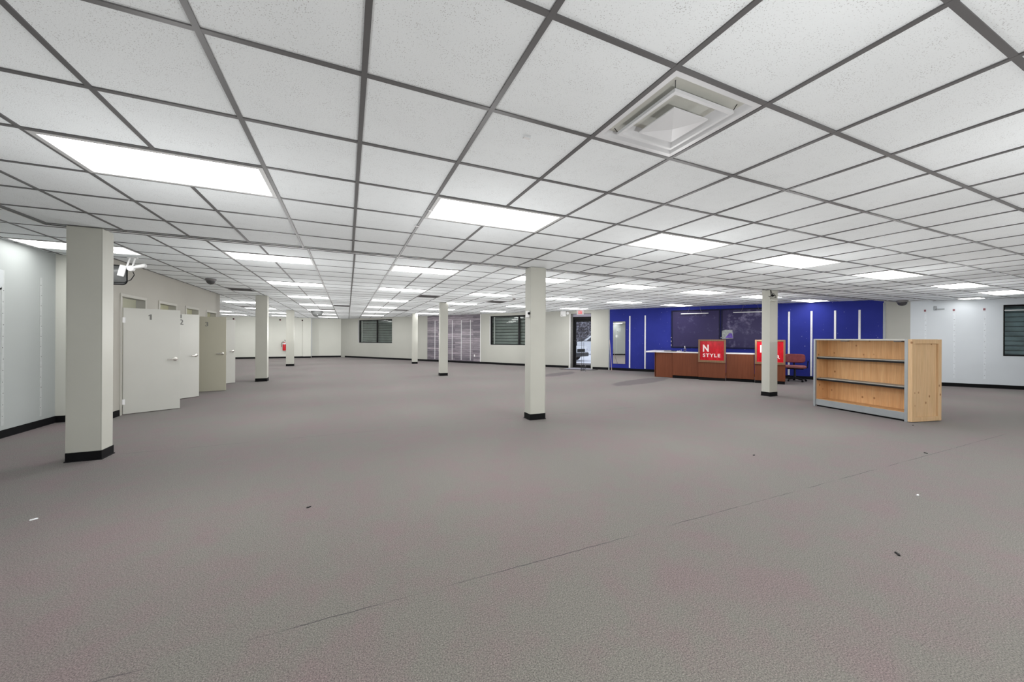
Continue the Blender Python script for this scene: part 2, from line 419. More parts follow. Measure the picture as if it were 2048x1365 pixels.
for i in (-3, 1, 5, 9, 13, 18, 22): FL.append((i, 2))
for i in (-3, 1, 5, 9, 13): FL += [(i, -3), (i, -8)]
for i, ks in ((-3, (0, 5, 10, 15, 20, 25, 30)), (1, (0, 5, 10, 15, 20, 25)), (5, (0, 5, 10, 15, 20)), (9, (0, 5, 10, 15)), (13, (0, 5, 10)), (17, (0, 5)), (21, (0,)),
              (-7, (15, 20, 25, 30)), (-11, (25, 30))):
    for k in ks: BL.append((i, k))
LEFTROW = 7.00                    # the one troffer over the left strip sits half a tile on
BV = [(-5, 8, 'beside the second thin column on the left'), (-1, 15, 'straight ahead beside the dark grid line'), (3, 7, 'above the third column from the left'), (7, 8, 'just left of the middle column'),
      (-2, 19, 'just in front of the half dome mirror'), (-7, 19, 'left of the second thin column, far back'), (3, 17, 'far back over the thinnest column'), (-3, 28, 'left of the half dome, by the back wall')]
cut_b = {(i + d, k) for i, k in BL for d in (0, 1)} | {(i, k) for i, k, _ in BV} | {(-7, 0), (-6, 0), (-7, 1), (-6, 1)}
cut_f = {(i + d, j) for i, j in FL for d in (0, 1)} | {(2, -1), (25, 4)}
def ceiling(name, z, ucells, vcells, U, V, cut, region, region_outer):
    o = struct(name, region_outer, 'wall_white'); cells = []
    for i in ucells:
        for j in vcells:
            if (i, j) in cut: continue
            p = [(U(i), V(j)), (U(i + 1), V(j)), (U(i + 1), V(j + 1)), (U(i), V(j + 1))]
            for piece in region(p):
                piece = inside(piece)
                if len(piece) < 3: continue
                cx = sum(q[0] for q in piece) / len(piece); cy = sum(q[1] for q in piece) / len(piece)
                q = proj(cx, cy, z); score = 0
                if q and -260 < q[0] < 2300 and -320 < q[1]: score = 1 / q[2] ** 3
                cells.append((score, piece))
    cells.sort(key=lambda c: -c[0]); rest = MB(); n = 0
    for sc, piece in cells:
        if n < 290 and sc > 0: obj('ceiling_tile', MB().prism(piece, z + .006, z + .022), 'acoustic_tile', o); n += 1
        else: rest.prism(piece, z + .006, z + .022)
    if rest.v: obj('distant_tiles', rest, 'acoustic_tile', o)['kind'] = 'stuff'
    return o
bar = lambda x0, x1, y0, y1, z: MB().box(x0, x1, y0, y1, z, z + .008)
T = .0122
# lower front ceiling
slab = [(ULEFT, WR), (24.5, WR), (24.5, SEAM + .03), (ULEFT, SEAM + .03)]
slab = clip(slab, INW.x, INW.y, FDD - .1)
def reg_f(p):
    p = clip(p, 1, 0, ULEFT); p = clip(p, 0, -1, -SEAM) if p else p
    p = clip(p, 0, 1, WR) if p else p
    return [p] if p else []
cf = ceiling('ceiling', ZF, range(-6, 39), range(-11, 7), lambda i: UFRONT.get(i, -3.46), lambda j: VFRONT.get(j, 6.12), cut_f, reg_f, MB().prism(slab, ZF + .03, ZF + .05))
def ufmax(y):                    # u where the facade cuts a row
    return P0.x + (P0.y - y) / -FD.y * FD.x
for j in range(-4, 7):
    y = VFRONT[j]
    obj('cross_tee', bar(ULEFT, min(ufmax(y), 24), y - T, y + T, ZF), 'grid_metal', cf)
for i in range(-5, 39):
    u = UFRONT[i]; ymax = min(SEAM, P0.y - (u - P0.x) / FD.x * -FD.y)
    if ymax < -2.4: continue
    cuts = sorted((VFRONT[j], VFRONT[j + 1]) for a, j in FL if a + 1 == i); y = -2.5
    for a, c in cuts + [(ymax, 99)]:
        a = min(a, ymax)
        if a > y + .02: obj('main_runner', bar(u - T, u + T, y, a, ZF - .0006), 'grid_metal', cf)
        y = max(y, c)
# edge angles of the lower ceiling (beam line through the columns)
obj('edge_angle', MB().box(ULEFT - .012, ufmax(SEAM), SEAM - .012, SEAM, ZF - .002, ZF + .004), 'grid_metal', cf)
obj('edge_face', MB().box(ULEFT - .02, ufmax(SEAM), SEAM + .012, SEAM + .03, ZF - .004, ZB + .02), 'trim_white', cf)
obj('edge_angle', MB().box(ULEFT - .012, ufmax(SEAM), SEAM, SEAM + .012, ZF, ZF + .05), 'fixture_rim', cf)
obj('edge_face', MB().box(ULEFT - .03, ULEFT - .012, WR, SEAM + .03, ZF - .004, ZB + .02), 'trim_white', cf)
obj('edge_angle', MB().box(ULEFT - .012, ULEFT + .012, WR, SEAM, ZF - .002, ZF + .004), 'grid_metal', cf)
for x, y in ((.955, 1.945), (.70, 3.42), (.66, 3.95)):
    obj('grid_clip', MB().box(x - .022, x + .022, y - .010, y + .010, ZF - .006, ZF), 'white_metal', cf, bevel=.002)
# higher rear ceiling, L shaped: behind the beam line and over the left strip
def reg_b(p):
    out = []
    a = clip(p, 0, 1, SEAM + .03)
    if a: out.append(a)
    l = clip(p, 0, -1, -(SEAM + .03)); l = clip(l, -1, 0, -(ULEFT - .03)) if l else l; l = clip(l, 1, 0, UL - .05) if l else l
    if l: out.append(l)
    return [q for q in out if q]
outer = MB().prism(clip([(-9.5, SEAM), (24.5, SEAM), (24.5, 28.3), (-9.5, 28.3)], INW.x, INW.y, FDD - .1), ZB + .03, ZB + .05).prism([(UL - .2, WR), (ULEFT - .03, WR), (ULEFT - .03, SEAM), (UL - .2, SEAM)], ZB + .03, ZB + .05)
cb = ceiling('ceiling', ZB, range(-16, 26), range(-18, 36), ub, vb, cut_b, reg_b, outer)
for k in range(-10, 35):
    y = vb(k)
    if y > SEAM + .05: obj('cross_tee', bar(-9.3 if y > VEND else UFIT if y > VRET else UL, ufmax(y), y - T * .6, y + T * .6, ZB), 'grid_pale', cb)
    elif y > 1: obj('cross_tee', bar(UL, ULEFT - .03, y - T * .6, y + T * .6, ZB), 'grid_pale', cb)
for i in range(-15, 26):
    u = ub(i); ymax = min(27.98 if i > -4 else 27.5, P0.y - (u - P0.x) / FD.x * -FD.y)
    y = SEAM + .03 if u > ULEFT - .03 else (1.0 if u > UL else VEND)
    for a, c in sorted((vb(k), vb(k + 1)) for q, k in BL if q + 1 == i) + [(ymax, 99)]:
        a = min(a, ymax)
        if a > y + .02: obj('main_runner', bar(u - T, u + T, y, a, ZB - .0006), 'grid_metal', cb)
        y = max(y, c)

# ------------------------------------------------------------------ troffers
FR = .03
def troffer_mesh(w, d):
    fr = MB().box(-w, w, -d, -d + FR, -.004, .03).box(-w, w, d - FR, d, -.004, .03).box(-w, -w + FR, -d + FR, d - FR, -.004, .03).box(w - FR, w, -d + FR, d - FR, -.004, .03)
    ln = MB().box(-w + FR, w - FR, -d + FR, d - FR, .002, .012)
    return fr.mesh('frame', 'fixture_rim'), ln.mesh('lens', 'lens_glow')
TM = {}
def troffer(x0, x1, y0, y1, z, label, group, fill=True):
    w, d = (x1 - x0) / 2 - .012, (y1 - y0) / 2 - .012; key = (round(w, 2), round(d, 2))
    t = thing('ceiling_light', label, 'ceiling light', ((x0 + x1) / 2, (y0 + y1) / 2, z), 0, group)
    if key not in TM: TM[key] = troffer_mesh(w, d)
    link('frame', TM[key][0], t); link('lens', TM[key][1], t)
    if FILL and fill:
        L = bpy.data.lights.get('fill_lamp')
        if not L:
            L = bpy.data.lights.new('fill_lamp', 'POINT'); L.energy = FILL; L.shadow_soft_size = 0; L.color = (1, 1, .99)
        lo = bpy.data.objects.new('fill_lamp', L); COL.objects.link(lo); lo.parent = t; lo.location = (0, 0, -1.1)  # bare point lamp added in mid-air to brighten the ceiling, no visible body
    return t
FN = {-3: 'largest lit ceiling panel, upper left of the photo above the left column', 1: 'lit ceiling panel nearest the middle, left of the square air diffuser',
      5: 'lit ceiling panel next right of the middle one, beyond the air diffuser', 9: 'lit ceiling panel above the right column, front row', 13: 'lit ceiling panel above the pine shelf unit, front row',
      18: 'lit ceiling panel right of the shelf unit, before the white wall', 22: 'lit ceiling panel nearest the shuttered window at far right'}
for i, j in FL:
    lab = FN[i] if j == 2 else 'lit ceiling panel overhead behind the photographer'
    troffer(UFRONT[i], UFRONT[i + 2], VFRONT[j], VFRONT[j + 1], ZF, lab, 'ceiling lights of the lower front ceiling' if j == 2 else 'ceiling lights behind the photographer')
t = troffer(15.66, 16.2, 3.98, 4.46, ZF, 'short lit ceiling panel touching the white wall at right', 'ceiling lights of the lower front ceiling', False)
BN = {-3: 'row left of the half dome mirror', 1: 'row leading to the left shuttered window', 5: 'row over the third thin column', 9: 'row leading to the exit door', 13: 'row before the blue wall end', 17: 'row over the reception counter', 21: 'row against the blue wall',
      -7: 'row left of the thin columns', -11: 'row farthest left beyond the fitting rooms'}
ORD = ['nearest', 'second', 'third', 'fourth', 'fifth', 'sixth', 'farthest']
for i in BN:
    ks = sorted(k for a, k in BL if a == i)
    for n, k in enumerate(ks):
        o = 'only' if len(ks) == 1 else ('farthest' if n == len(ks) - 1 else ORD[n])
        troffer(ub(i), ub(i + 2), vb(k), vb(k + 1), ZB, '%s lit ceiling panel in the %s' % (o, BN[i]), 'ceiling lights of the rear ceiling', uf(((ub(i) + ub(i + 2)) / 2, vb(k) + .3)) > 1.0 and vb(k) < 27)
troffer(ub(-7), ub(-5), LEFTROW, LEFTROW + PITCH, ZB, 'lit ceiling panel partly hidden behind the big left column', 'ceiling lights of the rear ceiling', False)
mbp = MB().box(ub(-7), ub(-5), vb(0), LEFTROW, ZB + .006, ZB + .022).box(ub(-7), ub(-5), LEFTROW + PITCH, vb(2), ZB + .006, ZB + .022)
obj('ceiling_tile', MB().box(ub(-7), ub(-5), vb(0), LEFTROW, ZB + .006, ZB + .022), 'acoustic_tile', cb)
obj('ceiling_tile', MB().box(ub(-7), ub(-5), LEFTROW + PITCH, vb(2), ZB + .006, ZB + .022), 'acoustic_tile', cb)
for y, nm in ((8.85, 'first'), (10.2, 'second'), (11.6, 'third'), (12.9, 'fourth')):  # panels out of view, added to brighten the fitting-room interiors
    troffer(-4.75, -4.35, y - .3, y + .3, ZB - .03, 'unseen panel added to light the %s fitting room' % nm, 'unseen lights added in the fitting rooms', False)

# square stepped air diffuser
cx, cy = (UFRONT[2] + UFRONT[3]) / 2, (VFRONT[-1] + VFRONT[0]) / 2; hw = .294
t = thing('air_diffuser', 'large white square stepped air diffuser set in the ceiling grid', 'air vent', (cx, cy, ZF))
def frustum_ring(mb, a0, z0, a1, z1, th=.004):
    for zz in (0, th):
        vs = [(-a0, -a0, z0 + zz), (a0, -a0, z0 + zz), (a0, a0, z0 + zz), (-a0, a0, z0 + zz), (-a1, -a1, z1 + zz), (a1, -a1, z1 + zz), (a1, a1, z1 + zz), (-a1, a1, z1 + zz)]
        mb.add(vs, [(k, (k + 1) % 4, 4 + (k + 1) % 4, 4 + k) for k in range(4)])
    return mb
mb = frustum_ring(MB(), hw, .002, hw - .03, .003); frustum_ring(mb, hw - .03, .003, hw - .085, .075)
obj('outer_cone', mb, 'diffuser_white', t)
obj('back_pan', frustum_ring(frustum_ring(MB(), hw - .085, .075, .13, .085), .13, .085, .125, .16), 'diffuser_white', t)
obj('duct_neck', MB().lathe([(.150, .042), (.150, .2), (.01, .2)], 28), 'vent_dark', t, smooth=True)
obj('neck_ring', MB().lathe([(.23, .050), (.23, .036), (.152, .040), (.152, .06)], 32), 'diffuser_white', t, smooth=True)
mb = frustum_ring(MB(), .205, -.012, .187, -.012); frustum_ring(mb, .187, -.012, .152, .03)
mb.add([(-.205, -.205, -.012), (.205, -.205, -.012), (.205, .205, -.012), (-.205, .205, -.012), (-.205, -.205, .004), (.205, -.205, .004), (.205, .205, .004), (-.205, .205, .004)], [(k, (k + 1) % 4, 4 + (k + 1) % 4, 4 + k) for k in range(4)])
obj('middle_cone', mb, 'diffuser_white', t)
a = .122
mb = MB().add([(-a, -a, -.022), (a, -a, -.022), (a, a, -.022), (-a, a, -.022), (0, 0, -.038), (-a, -a, -.016), (a, -a, -.016), (a, a, -.016), (-a, a, -.016)],
              [(0, 4, 1), (1, 4, 2), (2, 4, 3), (3, 4, 0), (0, 1, 6, 5), (1, 2, 7, 6), (2, 3, 8, 7), (3, 0, 5, 8), (5, 6, 7, 8)])
obj('centre_plate', mb, 'diffuser_white', t)
for sx, sy in ((1, 1), (-1, 1), (1, -1), (-1, -1)):
    obj('hanger_clip', MB().tube([(sx * .2, sy * .2, -.004), (sx * .215, sy * .215, .03), (sx * .19, sy * .24, .045)], .0022, 6), 'dark_metal', t)
# dark return-air grilles of the rear ceiling
for i, k, where in BV:
    x0, x1, y0, y1 = ub(i), ub(i + 1), vb(k), vb(k + 1); t = thing('ceiling_vent', 'dark ceiling air grille ' + where, 'air vent', ((x0 + x1) / 2, (y0 + y1) / 2, ZB), 0, 'return air grilles')
    w, d = (x1 - x0) / 2 - .012, (y1 - y0) / 2 - .012
    obj('frame', MB().box(-w, w, -d, -d + .03, -.004, .02).box(-w, w, d - .03, d, -.004, .02).box(-w, -w + .03, -d, d, -.004, .02).box(w - .03, w, -d, d, -.004, .02), 'vent_dark', t)
    mb = MB()
    for n in range(12):
        y = -d + .05 + n * (2 * d - .1) / 11; mb.add([(-w + .03, y, .0), (w - .03, y, .0), (w - .03, y + .03, .022), (-w + .03, y + .03, .022), (-w + .03, y, .003), (w - .03, y, .003), (w - .03, y + .03, .025), (-w + .03, y + .03, .025)],
                                                        [(0, 1, 2, 3), (7, 6, 5, 4), (0, 4, 5, 1), (3, 2, 6, 7)])
    obj('louvres', mb, 'vent_dark', t)['kind'] = 'stuff'
    obj('backing', MB().box(-w, w, -d, d, .03, .034), 'black_plastic', t)

# ------------------------------------------------------------------ columns
def column(x0, x1, y0, y1, top, label):
    t = thing('column', label, 'column', ((x0 + x1) / 2, (y0 + y1) / 2, 0), 0, 'square columns of the hall'); w, d = (x1 - x0) / 2, (y1 - y0) / 2
    obj('shaft', MB().box(-w, w, -d, d, 0, top), 'column_paint', t, bevel=.006)
    obj('base_band', MB().box(-w - .006, w + .006, -d - .006, d + .006, 0, .098), 'black_rubber', t, bevel=.003)
    obj('base_toe', MB().box(-w - .014, w + .014, -d - .014, d + .014, 0, .010), 'black_rubber', t, bevel=.003)
    for sx in (-1, 1): obj('corner_bead', MB().box(sx * w - .004, sx * w + .004, -d - .0015, -d + .012, .1, top - .002), 'column_paint', t, bevel=.001)
    return t
column(-2.715, -2.44, 5.50, 5.72, ZF, 'widest cream square column at left, nearest the camera, scuffed paint')
column(2.745, 3.02, 5.41, 5.62, ZF, 'cream square column in the middle with small alarm box on its side')
column(9.10, 9.385, 5.49, 5.68, ZF, 'cream square column at right before the counter, wires near its top')
column(-2.51, -2.22, 13.28, 13.55, ZB, 'cream square column just right of the open numbered doors')
column(-2.57, -2.27, 19.85, 20.1, ZB, 'thin far cream column beside the red fire extinguisher')
column(3.08, 3.34, 19.5, 19.72, ZB, 'thinnest far cream column between the window and the plank panel')
column(3.01, 3.28, 12.98, 13.2, ZB, 'thin cream column in front of the grey plank panel')

# ------------------------------------------------------------------ fitting-room doors
def door(n, vj0, vj1, free, mat, digits):
    fr = MB()
    fr.box(UFIT - .125, UFIT + .014, vj0 - .055, vj0, 0, 2.02).box(UFIT - .125, UFIT + .014, vj1, vj1 + .055, 0, 2.02).box(UFIT - .125, UFIT + .014, vj0 - .055, vj1 + .055, 2.02, 2.075)
    e = sempty('door_%d' % n)
    obj('door_frame', fr, 'frame_paint', e, bevel=.004)
    hx, hy = UFIT + .012, vj0 + .008; ang = math.atan2(free[1] - hy, free[0] - hx); Wd = .745
    def tr(mb): return mb.xf(Matrix.Translation((hx, hy, 0)) @ Matrix.Rotation(ang, 4, 'Z'))
    leaf = obj('door_leaf', tr(MB().box(0.004, Wd, 0, .038, .012, 1.832)), mat, e, bevel=.003)
    # local +y is the far side, -y faces the camera
    h = obj('door_handle', tr(MB().lathe([(.033, 0), (.033, -.012), (.014, -.016), (.014, -.05)], 18, (Wd - .07, 0, .93), 'y').tube([(Wd - .07, -.05, .93), (Wd - .09, -.056, .93), (Wd - .19, -.052, .925)], [.013, .012, .009], 10)
                                  .lathe([(.033, .038), (.033, .05), (.014, .054), (.014, .088)], 18, (Wd - .07, 0, .93), 'y').tube([(Wd - .07, .088, .93), (Wd - .19, .09, .925)], .010, 10).box(Wd - .001, Wd + .003, .006, .032, .89, .97)), 'chrome', e, smooth=True)
    for z in (.22, 1.62): obj('hinge', tr(MB().tube([(0, -.006, z - .045), (0, -.006, z + .045)], .008, 10).box(0, .03, -.003, .001, z - .045, z + .045)), 'white_metal', e)
    for txt, x, z, sz in digits:
        m = Matrix.Translation((hx, hy, 0)) @ Matrix.Rotation(ang, 4, 'Z') @ Matrix.Translation((x, -.0015, z)) @ UPRIGHT
        if txt == '1': obj('door_number', MB().prism([(-.013, 0), (.013, 0), (.013, sz * .72), (-.006, sz * .72), (-.03, sz * .56), (-.03, sz * .46), (-.013, sz * .54)], -.001, .001).xf(m), 'ink_grey', e)
        else: letters(txt, sz, .001, 'ink_grey', e, m, 'door_number', .003)
    return e
door(1, *DOORS[0], (-2.84, 8.81), 'door_paint', [('1', .345, 1.64, .13)])
door(2, *DOORS[1], (-3.02, 10.42), 'door_paint', [('2', .345, 1.60, .16), ('1', .375, 1.74, .11)])
door(3, *DOORS[2], (-2.78, 11.31), 'door_beige', [('3', .33, 1.60, .15)])
door(4, *DOORS[3], (-2.98, 13.16), 'door_paint', [])

# ------------------------------------------------------------------ shuttered windows
def window(n, s0, s1, z0, z1, mull, slat, mat, rail=None):
    e = sempty('window_%d' % n, (P0.x, P0.y, 0), FANG)
    f = .075; y0, y1 = .10, .16
    fr = MB().box(s0, s0 + f, y0, y1, z0, z1).box(s1 - f, s1, y0, y1, z0, z1).box(s0 + f, s1 - f, y0, y1, z0, z0 + .045).box(s0 + f, s1 - f, y0, y1, z1 - .05, z1)
    obj('window_frame', fr, 'black_plastic', e, bevel=.004)
    obj('reveal', MB().box(s0 - .004, s0 + .003, 0, .1, z0, z1).box(s0, s1, 0, .1, z0 - .004, z0 + .003), 'trim_white', e)
    for m in mull: obj('mullion', MB().box(m - .045, m + .045, y0, y1, z0 + .045, z1 - .05), 'black_plastic', e, bevel=.004)
    if not rail: obj('inner_post', MB().box(s0 + f + .09, s0 + f + .15, .165, .19, z0 + .03, z1 - .03), 'trim_white', e)
    edges = [s0 + f] + [x for m in mull for x in (m - .045, m + .045)] + [s1 - f]
    for k in range(0, len(edges), 2): obj('pane', MB().box(edges[k], edges[k + 1], .125, .131, z0 + .045, z1 - .05), 'window_glass', e)
    z = z0 + .02; k = 0
    while z < z1 - .02:
        h = min(slat, z1 - z)
        g = .007
        mb = MB(); prof = [(.222, z + g), (.203, z + .035), (.196, z + h * .5), (.203, z + h - .03), (.222, z + h - g)]
        vs = [(s0 + .02, y, zz) for y, zz in prof] + [(s1 - .02, y, zz) for y, zz in prof] + [(s0 + .02, .225, z + g), (s1 - .02, .225, z + g), (s0 + .02, .225, z + h - g), (s1 - .02, .225, z + h - g)]
        mb.add(vs, [(q, q + 1, q + 6, q + 5) for q in range(4)] + [(10, 11, 5, 0), (4, 9, 13, 12), (10, 12, 13, 11)])
        obj('shutter_slat', mb, mat, e); z += h; k += 1
    obj('shutter_back', MB().box(s0, s1, .24, .26, z0, z1), 'black_plastic', e)
    if rail: obj('curtain_rail', MB().tube([(s0 + .02, -.02, rail), (s1 - .1, -.02, rail)], .014, 8), 'white_metal', e)
    return e
window(1, 1.36, 4.60, 1.00, 2.50, [3.11], .155, 'shutter_light')
window(2, 11.86, 14.90, 1.00, 2.49, [13.55], .155, 'shutter_light')
window(3, 29.16, 32.40, .91, 2.35, [30.8], .135, 'shutter_blue', 2.19)

# ------------------------------------------------------------------ exit door and what stands outside
e = sempty('door_5', (P0.x, P0.y, 0), FANG)
a, c, dz = 16.31, 17.28, .34
obj('door_frame', MB().box(a, a + .06, dz - .03, dz + .05, 0, 2.34).box(c - .03, c, dz - .03, dz + .05, 0, 2.34).box(a, c, dz - .03, dz + .05, 2.22, 2.34), 'black_plastic', e, bevel=.004)
obj('transom_panel', MB().box(a, c, dz, dz + .05, 2.34, 2.49), 'transom_lilac', e)
obj('door_leaf', MB().box(a + .06, a + .15, dz, dz + .045, .02, 2.22).box(c - .07, c - .03, dz, dz + .045, .02, 2.22).box(a + .15, c - .07, dz, dz + .045, .02, .14).box(a + .15, c - .07, dz, dz + .045, 2.12, 2.22), 'black_plastic', e, bevel=.004)
obj('pane', MB().box(a + .15, c - .07, dz + .018, dz + .024, .14, 2.12), 'clear_glass', e)
obj('push_bar', MB().tube([(a + .08, dz - .05, 1.24), (c - .05, dz - .05, 1.24)], .016, 10).box(a + .07, a + .11, dz - .05, dz, 1.22, 1.26).box(c - .07, c - .04, dz - .05, dz, 1.22, 1.26), 'dark_metal', e)
obj('lock_box', MB().box(a + .07, a + .19, dz - .03, dz, 1.02, 1.20), 'black_plastic', e, bevel=.005)
obj('jamb', MB().box(a - .035, a, -.004, dz + .05, 0, 2.48), 'trim_white', e)
obj('threshold', MB().box(a, c, dz - .06, dz + .06, 0, .018), 'dark_metal', e, bevel=.004)
struct('ground_outside', MB().prism([FP(-20, -.42)[:2], FP(45, -.42)[:2], FP(45, -70)[:2], FP(-20, -70)[:2]], -.16, -.02), 'snow')
def vehicle(name, label, x, y, rz, length, roof, hood):
    t = thing(name, label, 'car', (x, y, -.02), rz)
    L2 = length / 2
    prof = [(-L2, .35), (-L2, .75), (-L2 + .15, hood), (-.85, hood + .10), (-.15, roof), (L2 * .62, roof), (L2 - .12, hood + .18), (L2, .8), (L2, .35)]
    mb = MB(); n = len(prof)
    for w, sc in ((-.88, 1), (.88, 1)): mb.v += [(px, w * (1 if pz < hood + .15 else .82), pz) for px, pz in prof]
    mb.f += [tuple(range(n)), tuple(range(2 * n - 1, n - 1, -1))] + [(k, (k + 1) % n, n + (k + 1) % n, n + k) for k in range(n)]
    obj('body', mb, 'car_white', t, bevel=.05, smooth=True, segs=2)
    obj('windscreen', MB().add([(-.90, -.66, hood + .10), (-.90, .66, hood + .10), (-.26, .58, roof - .07), (-.26, -.58, roof - .07), (-.87, -.66, hood + .12), (-.87, .66, hood + .12), (-.23, .58, roof - .05), (-.23, -.58, roof - .05)], [(0, 1, 2, 3), (7, 6, 5, 4), (0, 4, 5, 1), (2, 6, 7, 3), (1, 5, 6, 2), (0, 3, 7, 4)]), 'car_glass', t)
    for sy in (-1, 1):
        obj('side_window', MB().add([(-.55, sy * .87, hood + .16), (L2 * .7, sy * .87, hood + .16), (L2 * .58, sy * .75, roof - .08), (-.08, sy * .75, roof - .08), (-.55, sy * .80, hood + .16), (L2 * .7, sy * .80, hood + .16), (L2 * .58, sy * .68, roof - .08), (-.08, sy * .68, roof - .08)], [(0, 1, 2, 3), (7, 6, 5, 4), (0, 4, 5, 1), (2, 6, 7, 3), (1, 5, 6, 2), (0, 3, 7, 4)]), 'car_glass', t)
        obj('headlamp', MB().box(-L2 - .01, -L2 + .22, sy * .80 - .09, sy * .80 + .09, .66, .78), 'steel_mirror', t, bevel=.02)
        for wx in (-L2 + .85, L2 - .85):
            wl = obj('wheel', MB().lathe([(.18, -.11), (.30, -.11), (.33, -.07), (.33, .07), (.30, .11), (.18, .11)], 20, (wx, sy * .80, .33), 'y'), 'black_rubber', t, smooth=True)
            obj('hubcap', MB().lathe([(.02, -.03), (.19, -.12), (.19, .12), (.02, .03)], 16, (wx, sy * .80, .33), 'y'), 'steel_mirror', wl)
    obj('bumper', MB().box(-L2 - .06, -L2 + .25, -.86, .86, .28, .52), 'dark_metal', t, bevel=.04)
    obj('grille', MB().box(-L2 - .02, -L2 + .03, -.45, .45, .56, .74), 'black_plastic', t, bevel=.01)
    return t
vehicle('parked_car', 'white parked car seen through the left half of the exit door', 11.98, 20.64, 2.014, 4.3, 1.38, .92)
vehicle('parked_car', 'snow topped white vehicle behind the right half of the exit door', 19.6, 26.9, -.45, 4.8, 1.62, 1.02)
def blob(name, label, x, y, rx, ry, rz, seed):
    bm = bmesh.new(); bmesh.ops.create_icosphere(bm, subdivisions=4, radius=1); rnd = random.Random(seed)
    ph = [rnd.uniform(0, 9) for _ in range(6)]
    for v in bm.verts:
        p = v.co; k = 1 + .10 * math.sin(5 * p.x + ph[0]) * math.sin(6 * p.z + ph[1]) + .08 * math.sin(13 * p.y + ph[2]) * math.sin(11 * p.z + ph[3]) + rnd.uniform(-.06, .06)
        v.co = Vector((p.x * rx * k, p.y * ry * k, p.z * rz * k + rz * .8))
    me = bpy.data.meshes.new(name); bm.to_mesh(me); bm.free(); me.materials.append(M['bare_hedge'])
    t = thing(name, label, 'hedge', (x, y, -.02)); link('foliage', me, t)
    obj('stem', MB().tube([(0, 0, 0), (.1, 0, 1.0), (.05, .1, 2.2)], [.16, .12, .08], 8), 'dark_metal', t); return t
blob('hedge', 'dark snow flecked thicket seen through the exit door', 26.0, 40.0, 6.5, 3.0, 4.2, 1)
blob('hedge', 'dark bare thicket at the left edge of the exit door view', 13.8, 44.0, 4.6, 3.0, 3.8, 2)
blob('hedge', 'dark bare thicket at the right edge of the exit door view', 37.5, 34.0, 4.6, 3.0, 4.0, 3)
# exit sign, emergency light, mat, security pedestal
t = thing('exit_sign', 'lit white exit sign with red letters above the glass door', 'sign', FP(16.79, 0), FANG)
obj('housing', MB().box(-.16, .16, -.06, 0, 2.42, 2.63), 'exit_box', t, bevel=.008)
obj('face_panel', MB().box(-.095, .095, -.063, -.058, 2.455, 2.595), 'exit_glow', t)
letters('EXIT', .13, .001, 'letter_white', t, Matrix.Translation((-.085, -.0645, 2.48)) @ UPRIGHT, 'lettering', .002, .17)
t = thing('emergency_light', 'white emergency light box on the wall left of the exit door', 'light', FP(15.98, 0), FANG)
obj('box', MB().box(-.13, .13, -.09, 0, 2.36, 2.60), 'white_plastic', t, bevel=.01)
for x in (.24,): obj('lamp_head', MB().lathe([(.02, 0), (.05, -.03), (.065, -.09), (.055, -.1)], 16, (x, -.02, 2.50), 'y'), 'white_plastic', t, smooth=True)
obj('switch', MB().box(-.07, -.04, -.098, -.088, 2.40, 2.43), 'black_plastic', t)
t = thing('door_mat', 'bluish grey entrance mat on the floor inside the exit door', 'mat', FP(16.8, .62, 0), FANG)
obj('pad', MB().prism([(-.60, -.25), (.80, .08), (.44, .64), (.44, .93), (-.44, .93), (-.44, .64)], 0, .008), 'mat_blue', t)
obj('edge_strip', MB().tube([(-.80, .10, .008), (-.60, -.25, .010), (.1, -.09, .010), (.80, .08, .010), (.86, .40, .008)], .012, 6), 'dark_metal', t)
t = thing('security_pedestal', 'clear plastic stand with thin upright before the exit door', 'stand', (8.93, 12.78, 0), FANG)
obj('base_box', MB().box(-.10, .10, -.05, .05, 0, .02).box(-.10, -.085, -.05, .05, .02, .27).box(.085, .10, -.05, .05, .02, .27), 'clear_plastic', t, bevel=.003)
for k in range(5): obj('slat', MB().box(-.085, .085, -.042, -.034, .04 + k * .05, .058 + k * .05), 'dark_metal', t)
obj('upright', MB().tube([(-.07, 0, 0), (-.07, 0, 1.42)], .008, 8).tube([(.02, 0, .02), (.02, 0, 1.2)], .006, 8), 'dark_metal', t)
t = thing('leaning_stick', 'thin pale stick leaning on the blue wall beside its corner', 'stick', FP(18.12, .0))
obj('rod', MB().tube([(10.01 - t.location.x, 12.30 - t.location.y, .008), (FP(18.12, .03)[0] - t.location.x, FP(18.12, .03)[1] - t.location.y, 1.30)], .009, 8), 'beige_stick', t)
obj('rod_tip', MB().tube([(10.01 - t.location.x, 12.30 - t.location.y, .002), (10.012 - t.location.x, 12.303 - t.location.y, .03)], .012, 8), 'black_rubber', t)

# ------------------------------------------------------------------ things fixed to the facade
t = thing('plank_panel', 'wall panel printed with weathered grey wooden planks', 'wall panel', FP(7.55, 0), FANG)
obj('sheet', MB().box(0, 3.73, -.012, 0, .105, ZB - .004), 'plank_print', t)
obj('edge_trim', MB().box(3.725, 3.75, -.02, 0, .105, ZB - .004), 'trim_white', t)
obj('outlet_plate', MB().box(3.33, 3.40, -.02, -.012, .36, .47), 'white_plastic', t, bevel=.003)
def standard(s, z0, z1, label, group, off=0.0, w=.022):
    t = thing('shelf_standard', label, 'shelf rail', FP(s, off), FANG, group)
    mb = MB().box(-w, w, -.016, 0, z0, z1)
    obj('rail', mb, 'white_metal', t, bevel=.002)
    sl = MB(); z = z0 + .04
    while z < z1 - .04: sl.box(-.004, .004, -.0172, -.0155, z, z + .012); z += .05
    obj('slots', sl, 'slot_grey', t)['kind'] = 'stuff'
for s, nm in ((8.14, 'left of the thin column'), (9.40, 'just right of the thin column'), (10.03, 'second right of the thin column'), (10.65, 'rightmost')):
    standard(s, .15, 2.32, 'white vertical slotted shelf rail on the plank panel, ' + nm, 'shelf rails on the plank panel', .0125, .014)
